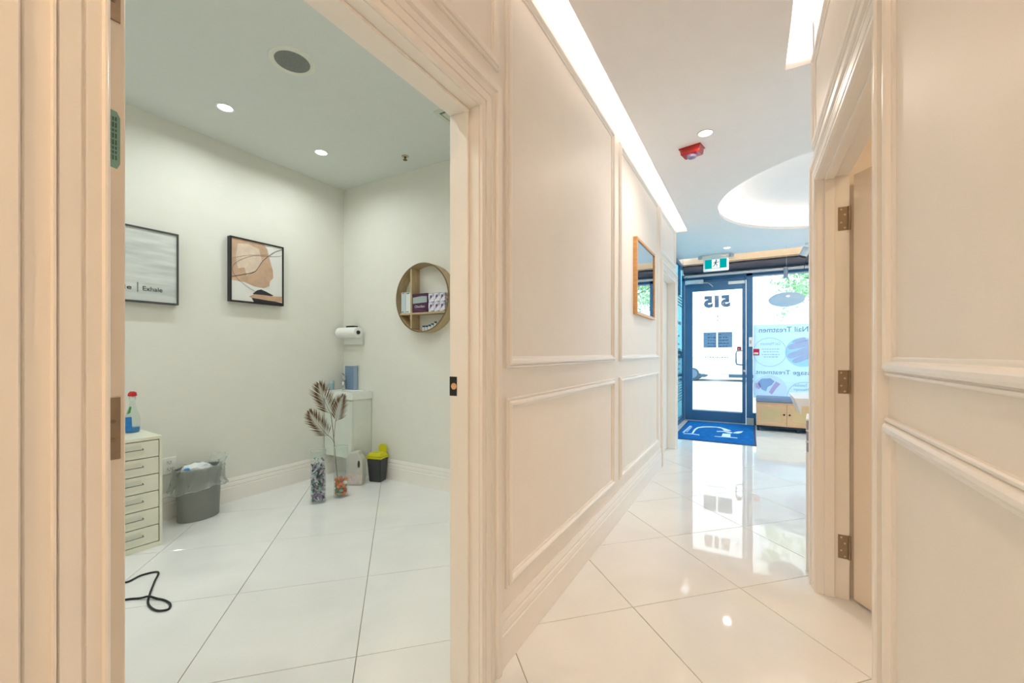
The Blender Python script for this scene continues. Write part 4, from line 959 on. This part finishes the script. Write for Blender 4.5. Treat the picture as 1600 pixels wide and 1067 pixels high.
obj('holder', hm, mat('dark_holder', (60, 60, 60), 0.4, metal=0.5), tr2)
obj('loose_sheet', MB().box(-3.615, -3.337, 2.8355, 2.8365, 1.29, 1.40), mat('paper_white', (238, 240, 236), 0.9), tr2)

# round shelf
shx, shz, shr, sd0, sd1 = -2.500, 1.688, 0.305, 2.765, 2.869
rs = thing('round_shelf', 'round wooden wall shelf with crossed dividers', 'shelf', (shx, 2.87, shz - shr))
SW = wood('light_brown_wood', (172, 150, 114), (192, 172, 134), 0.5, (2, 12, 2)); 
Mr = Matrix.Translation((shx, sd1, shz)) @ Matrix.Rotation(PI / 2, 4, 'X')
dep = sd1 - sd0
obj('hoop', MB().lathe([(shr, 0), (shr, dep), (shr - 0.011, dep), (shr - 0.011, 0), (shr, 0)], n=72, M=Mr, cap=(False, False)), SW, rs)
obj('hoop_edge', MB().lathe([(shr + 0.0005, dep), (shr + 0.0005, dep + 0.002), (shr - 0.0115, dep + 0.002), (shr - 0.0115, dep)], n=72, M=Mr, cap=(False, False)), mat('dark_edge_band', (118, 94, 62), 0.5), rs)
zb = shz - math.sqrt((shr - 0.012) ** 2 - 0.123 ** 2); zt = shz + math.sqrt((shr - 0.012) ** 2 - 0.123 ** 2)
obj('divider', MB().box(-2.634, -2.616, sd0 + 0.002, sd1, zb, zt), SW, rs)
zs = 1.560; half = math.sqrt((shr - 0.012) ** 2 - (zs - shz) ** 2)
obj('shelf_board', MB().box(shx - half + 0.002, -2.6345, sd0 + 0.002, sd1, zs - 0.016, zs), SW, rs)
obj('shelf_board', MB().box(-2.6155, shx + half - 0.002, sd0 + 0.002, sd1, zs - 0.016, zs), SW, rs)
CARD = mat('white_card', (218, 224, 224), 0.5)
for k, (a, b2, hh, lb_, band) in enumerate(((-2.752, -2.700, 0.190, 'upright white carton at the outer side of the round shelf', (200, 70, 60)), (-2.696, -2.640, 0.186, 'upright white carton against the divider of the round shelf', (60, 70, 70)))):
    t = thing('white_carton', lb_, 'box', ((a + b2) / 2, 2.82, zs), group='white cartons on the round shelf')
    obj('carton', MB().box(a, b2, 2.775, 2.86, zs + 0.001, zs + hh), CARD if k else mat('grey_card', (190, 204, 208), 0.5), t, bevel=0.001, seg=1)
    obj('print', MB().box(a + 0.004, b2 - 0.02, 2.7742, 2.7752, zs + 0.010, zs + 0.016), mat('dark_print2', (60, 66, 70), 0.5), t)
    obj('top_mark', MB().box(a + 0.008, b2 - 0.012, 2.7742, 2.7752, zs + hh - 0.012, zs + hh - 0.005), mat('mark_%d' % k, band, 0.5), t)
gx = thing('glove_box', 'dark purple carton with grey panel on the round shelf', 'box', (-2.53, 2.82, zs))
PUR = mat('aubergine_card', (66, 26, 60), 0.4)
obj('carton', MB().box(-2.612, -2.440, 2.772, 2.862, zs + 0.001, zs + 0.166), PUR, gx, bevel=0.0015, seg=1)
gp = obj('grey_panel', MB().prism([(-2.608, zs + 0.080), (-2.444, zs + 0.086), (-2.444, zs + 0.138), (-2.50, zs + 0.142), (-2.56, zs + 0.138), (-2.608, zs + 0.134)], 2.7705, 2.7718, 'y'), mat('silver_grey_print', (160, 175, 175), 0.4), gx)
text('Obsidian', mat('silver_ink', (215, 210, 215), 0.4), gx, (-2.585, -2.470, zs + 0.042, zs + 0.064), 2.7712, 'lettering', outward=False, thick=0.0004)
obj('swoosh', MB().prism([(-2.60, zs + 0.034), (-2.53, zs + 0.024), (-2.444, zs + 0.008), (-2.53, zs + 0.018)], 2.7705, 2.7718, 'y'), mat('violet_print', (120, 60, 130), 0.4), gx)
def speck(name, base, dots, sc_=60):
    m = bpy.data.materials.new(name); m.use_nodes = True; nt = m.node_tree; b = nt.nodes['Principled BSDF']
    t = nt.nodes.new('ShaderNodeTexCoord'); v = nt.nodes.new('ShaderNodeTexVoronoi'); v.inputs['Scale'].default_value = sc_
    r = nt.nodes.new('ShaderNodeValToRGB'); r.color_ramp.interpolation = 'CONSTANT'
    r.color_ramp.elements[0].color = lin(base) + (1,); r.color_ramp.elements[0].position = 0
    for i, d in enumerate(dots): e = r.color_ramp.elements.new(0.45 + 0.5 * i / len(dots)); e.color = lin(d) + (1,)
    r.color_ramp.elements[-1].color = lin(dots[-1]) + (1,)
    nt.links.new(t.outputs['Object'], v.inputs['Vector']); nt.links.new(v.outputs['Color'], r.inputs['Fac']); nt.links.new(r.outputs['Color'], b.inputs['Base Color']); b.inputs['Roughness'].default_value = 0.5
    return m
FL = speck('violet_flower_print', (222, 218, 228), [(225, 222, 230), (130, 110, 160), (170, 180, 190), (95, 70, 125)], 70)
pos = [('lower', 'inner', -2.434, -2.372, 0.001, 0.078), ('lower', 'middle', -2.370, -2.308, 0.001, 0.080), ('lower', 'outer', -2.306, -2.252, 0.001, 0.078), ('upper', 'inner', -2.434, -2.372, 0.080, 0.158), ('upper', 'middle', -2.370, -2.308, 0.082, 0.160), ('upper', 'outer', -2.306, -2.252, 0.080, 0.155)]
for lv_, side, a, b2, z0, z1_ in pos:
    t = thing('flower_box', 'small violet flowered box, %s row %s one beside the purple carton' % (lv_, side), 'box', ((a + b2) / 2, 2.82, zs + z0), group='violet flowered boxes on the round shelf')
    obj('carton', MB().box(a, b2, 2.778, 2.858, zs + z0, zs + z1_), FL, t, bevel=0.001, seg=1)
    obj('lid', MB().box(a, b2, 2.776, 2.858, zs + z1_ - 0.0, zs + z1_ + 0.0015), mat('lilac_lid', (186, 176, 200), 0.5), t)
for k in range(5):
    x = -2.515 + k * 0.034; zz = shz - math.sqrt((shr - 0.0125) ** 2 - (x - 0.014 + (0.0 if x < shx else 0) - shx) ** 2) if abs(x - shx) < shr else 1.4
    zz = max(shz - math.sqrt((shr - 0.0125) ** 2 - (q - shx) ** 2) for q in (x - 0.015, x + 0.015)) if False else max(0, max(shz - math.sqrt((shr - 0.0125) ** 2 - (q - shx) ** 2) for q in (x - 0.015, x + 0.015)))
    t = thing('small_tube', 'small white tube with blue cap in the round shelf, %s from its divider' % ('first', 'second', 'third', 'fourth', 'fifth')[k], 'tube', (x, 2.80, zz), group='small tubes in the round shelf')
    obj('tube_body', MB().lathe([(0.013, 0.0005), (0.014, 0.03), (0.010, 0.034)], (x, 2.81, zz), n=14), CARD, t)
    obj('cap', MB().lathe([(0.012, 0.034), (0.012, 0.048)], (x, 2.81, zz), n=14), mat('cap_blue', (40, 80, 115), 0.4), t)

# ------------------------------------------------------------------ vases, palm, jug, pedal bin
VG = glass('vase_glass', (0.975, 0.99, 0.985), 0.02, 0.04, (0.85, 0.9, 0.89), ior=1.35, refl=0.7)
def vase(x, y, h, label, r=0.058):
    t = thing('glass_vase', label, 'vase', (x, y, 0), group='tall glass vases')
    obj('vase_wall', MB().lathe([(r, 0), (r, h), (r - 0.004, h), (r - 0.004, 0.012), (0.001, 0.010)], (x, y, 0), n=36, cap=(True, False)), VG, t)
    obj('rim', MB().lathe([(r + 0.0006, h - 0.003), (r + 0.0006, h + 0.001), (r - 0.0046, h + 0.001), (r - 0.0046, h - 0.003)], (x, y, 0), n=36, cap=(False, False)), mat('glass_edge', (190, 205, 200), 0.2), t)
    return t
v1x, v1y, v2x, v2y = -3.03, 2.135, -2.985, 2.315
vase(v1x, v1y, 0.42, 'tall glass vase packed with purple and black shredded filler')
vase(v2x, v2y, 0.42, 'tall glass vase holding coloured balls and dried palm')
rnd = random.Random(11)
fl_cols = [((150, 115, 175), 'purple'), ((60, 62, 66), 'black'), ((225, 228, 232), 'silver'), ((105, 165, 135), 'green'), ((205, 185, 218), 'lilac')]
ff = thing('shredded_filler', 'shredded purple, black and silver ribbon filling the first glass vase', 'vase filler', (v1x, v1y, 0.012))
for ci, (col, nm) in enumerate(fl_cols):
    mb = MB()
    for k in range(100):
        a = rnd.uniform(0, 2 * PI); r = 0.046 * math.sqrt(rnd.uniform(0.1, 1)); zt = rnd.uniform(0.02, 0.30 + 0.07 * (rnd.random() > 0.8))
        p = Vector((v1x + r * math.cos(a), v1y + r * math.sin(a), zt)); d = Vector((rnd.uniform(-1, 1), rnd.uniform(-1, 1), rnd.uniform(-1, 1))).normalized()
        s_ = d.orthogonal().normalized(); L = rnd.uniform(0.010, 0.028); W = rnd.uniform(0.003, 0.007)
        q = [p - d * L - s_ * W, p - d * L + s_ * W, p + s_ * W + s_.cross(d) * 0.006, p - s_ * W + s_.cross(d) * 0.006, p + d * L + s_ * W, p + d * L - s_ * W]
        R_ = 0.052
        q = [Vector((v1x + (t.x - v1x) * min(1, R_ / max(1e-6, math.hypot(t.x - v1x, t.y - v1y))), v1y + (t.y - v1y) * min(1, R_ / max(1e-6, math.hypot(t.x - v1x, t.y - v1y))), max(0.014, t.z))) for t in q]
        mb.add(q, [(0, 1, 2, 3), (3, 2, 4, 5)])
    o = obj('ribbon_shreds', mb, mat('shred_' + nm, col, 0.3, metal=0.0), ff, kind='stuff', normals=False, label=nm + ' ribbon shreds')
# balls
bcol = {'orange': (214, 120, 62), 'green': (120, 150, 120), 'white': (232, 228, 220), 'rust': (170, 92, 62)}
bm_me = {}
for nm, cc in bcol.items():
    mb = MB(); n = 14
    mb.lathe([(0.0165 * math.sin(PI * (i + 0.02) / 9.04), -0.0165 * math.cos(PI * (i + 0.02) / 9.04)) for i in range(10)], n=n)
    me = mb.mesh('ball'); me.materials.append(mat('ball_' + nm, cc, 0.6, var=0.12, scale=40)); bm_me[nm] = me
seq = ['orange', 'green', 'rust', 'orange', 'green', 'orange', 'green', 'orange']
k = 0
for ly in range(5):
    zc = 0.030 + ly * 0.0285
    for q in range(5 if ly < 4 else 4):
        a = 2 * PI * q / (5 if ly < 4 else 4) + ly * 0.63; r = 0.034
        nm = seq[(k * 5 + ly) % 8]
        if ly == 3 and q == 4: nm = 'white'
        o = bpy.data.objects.new('ball', bm_me[nm]); C.objects.link(o); o.location = (v2x + r * math.cos(a), v2y + r * math.sin(a), zc + 0.002 * math.sin(k)); k += 1
        tag(o, ('small %s ball in the %s layer of the palm vase filling' % (nm, ('bottom', 'second', 'middle', 'fourth', 'top')[ly])) if nm != 'white' else 'single white ball near the top of the palm vase filling', 'ball', '%s balls in the palm vase' % nm)
# palm
palm = thing('dried_palm', 'dried bronze palm spray with three fronds standing in a glass vase', 'dried palm', (v2x, v2y, 0.02))
PB = mat('dried_palm_bronze', (98, 72, 40), 0.6, var=0.2, scale=30)
def plane_pt(u, v):
    """point on the upright plane through the vase facing the corridor diagonal"""
    T = math.atan2(373, 650); r = (u - 800) / 650.0; zz = (552 - v) / 650.0
    d = Vector((r * math.cos(T) - math.sin(T), r * math.sin(T) + math.cos(T), zz))
    nrm = Vector((-math.sin(T), math.cos(T), 0)); t = nrm.dot(Vector((v2x, v2y, 0))) / nrm.dot(d)
    p = d * t; return Vector((p.x, p.y, p.z + 1.2))
base = Vector((v2x + 0.012, v2y, 0.03))
st_pts = [base, plane_pt(527, 742), plane_pt(523, 700), plane_pt(520, 670), plane_pt(517, 647)]
stm = MB().tube(catmull(st_pts, 6), 0.0028, 6)
stm.tube(catmull([plane_pt(522, 692), plane_pt(519, 686), plane_pt(513, 680)], 4), 0.002, 6)
stm.tube(catmull([plane_pt(521.5, 685), plane_pt(523, 670), plane_pt(524.5, 657)], 4), 0.002, 6)
obj('stem', stm, PB, palm)
def frond(b_, tip, W, n, seed, depth):
    rn = random.Random(seed); b_ = Vector(b_); tip = Vector(tip); ax = (tip - b_); L = ax.length; ax.normalize()
    nrm = Vector((math.sin(math.atan2(373, 650)), -math.cos(math.atan2(373, 650)), 0)); sd = ax.cross(nrm).normalized(); mb = MB()
    sp = [b_ + ax * L * t + nrm * depth * math.sin(PI * t) for t in [i / 8 for i in range(9)]]
    mb.tube(sp, [0.0022 - 0.0002 * i for i in range(9)], 5)
    for i in range(n):
        t = 0.02 + 0.96 * i / (n - 1); p = b_ + ax * L * t + nrm * depth * math.sin(PI * t)
        ln = W * (0.45 + 0.55 * math.sin(PI * min(1, t * 0.8 + 0.25))) * (1.0 if t < 0.8 else 1.0 - (t - 0.8) * 2.0)
        for s in (-1, 1):
            d = (ax * (0.80 + 0.5 * t) + sd * s * (1.0 - 0.35 * t) + nrm * rn.uniform(-0.2, 0.25)).normalized()
            e = p + d * ln * rn.uniform(0.9, 1.08); m_ = p + d * ln * 0.5; wv = ax.cross(d).cross(d).normalized() * 0.0042
            up = d.cross(wv).normalized() * 0.0010
            mb.add([p, m_ + wv, e, m_ - wv, m_ + up], [(0, 1, 4), (1, 2, 4), (2, 3, 4), (3, 0, 4), (0, 3, 2, 1)])
    return obj('frond', mb, PB, palm, normals=False)
frond(plane_pt(517, 647), plane_pt(499, 600), 0.150, 24, 1, 0.02)
frond(plane_pt(513, 681), plane_pt(484, 643), 0.125, 22, 2, 0.02)
frond(plane_pt(525, 658), plane_pt(537, 618), 0.105, 20, 3, 0.02)

jg = thing('plastic_jug', 'cloudy white plastic jug with pinkish contents beside the vanity', 'jug', (-3.15, 2.60, 0))
JX, JY = -3.145, 2.60
jm = mat('cloudy_plastic', (214, 214, 206), 0.4, var=0.04, alpha=0.82)
Mj = Matrix.Translation((JX, JY, 0)) @ Matrix.Rotation(math.radians(30), 4, 'Z')
pj = [(-0.068, 0.0), (0.070, 0.0), (0.074, 0.02), (0.074, 0.225), (0.055, 0.262), (0.040, 0.285), (0.040, 0.300), (-0.030, 0.300), (-0.036, 0.285), (-0.066, 0.262), (-0.070, 0.24)]
obj('jug_body', MB().prism(pj, -0.05, 0.05, 'y', M=Mj), jm, jg, bevel=0.010, seg=3)
hh_ = [(0.045 + 0.011 * math.cos(2 * PI * k / 16), 0.195 + 0.033 * math.sin(2 * PI * k / 16)) for k in range(16)]
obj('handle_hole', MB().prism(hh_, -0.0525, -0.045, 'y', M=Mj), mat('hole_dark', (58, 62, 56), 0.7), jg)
obj('jug_contents', MB().box(-0.072, 0.0755, -0.0515, -0.0505, 0.015, 0.105, M=Mj), speck('pink_specks', (212, 200, 194), [(212, 204, 198), (204, 184, 178), (202, 196, 204), (214, 182, 168)], 45), jg)

yb = thing('lidded_bin', 'small black bin with a yellow flap lid beside the vanity', 'bin', (-3.06, 2.77, 0))
YX, YY = -3.055, 2.775
Mb = Matrix.Translation((YX, YY, 0)) @ Matrix.Rotation(math.radians(14), 4, 'Z')
def taper(mb, w0, d0, w1, d1, z0, z1):
    vs = [Mb @ Vector((a * w0, b_ * d0, z0)) for a, b_ in ((-1, -1), (1, -1), (1, 1), (-1, 1))] + [Mb @ Vector((a * w1, b_ * d1, z1)) for a, b_ in ((-1, -1), (1, -1), (1, 1), (-1, 1))]
    return mb.add(vs, [(3, 2, 1, 0), (4, 5, 6, 7)] + [(i, (i + 1) % 4, 4 + (i + 1) % 4, 4 + i) for i in range(4)])
obj('bin_body', taper(MB(), 0.060, 0.050, 0.074, 0.064, 0, 0.215), mat('charcoal_plastic', (62, 64, 66), 0.4), yb, bevel=0.006)
YL = mat('yellow_plastic', (205, 200, 30), 0.35)
ym = MB(); taper(ym, 0.080, 0.068, 0.080, 0.070, 0.2155, 0.235); taper(ym, 0.076, 0.064, 0.058, 0.050, 0.236, 0.268)
lid_o = obj('lid', ym, YL, yb, bevel=0.004)
fpt = [(0.046 * math.cos(2 * PI * k / 20) * 1.0 + 0.026, 0.296 + 0.044 * math.sin(2 * PI * k / 20)) for k in range(20)]
obj('flap', MB().prism(fpt, 0.040, 0.050, 'y', M=Mb), YL, lid_o, bevel=0.003)

# keep every view face tidy
print('objects', len(bpy.data.objects))
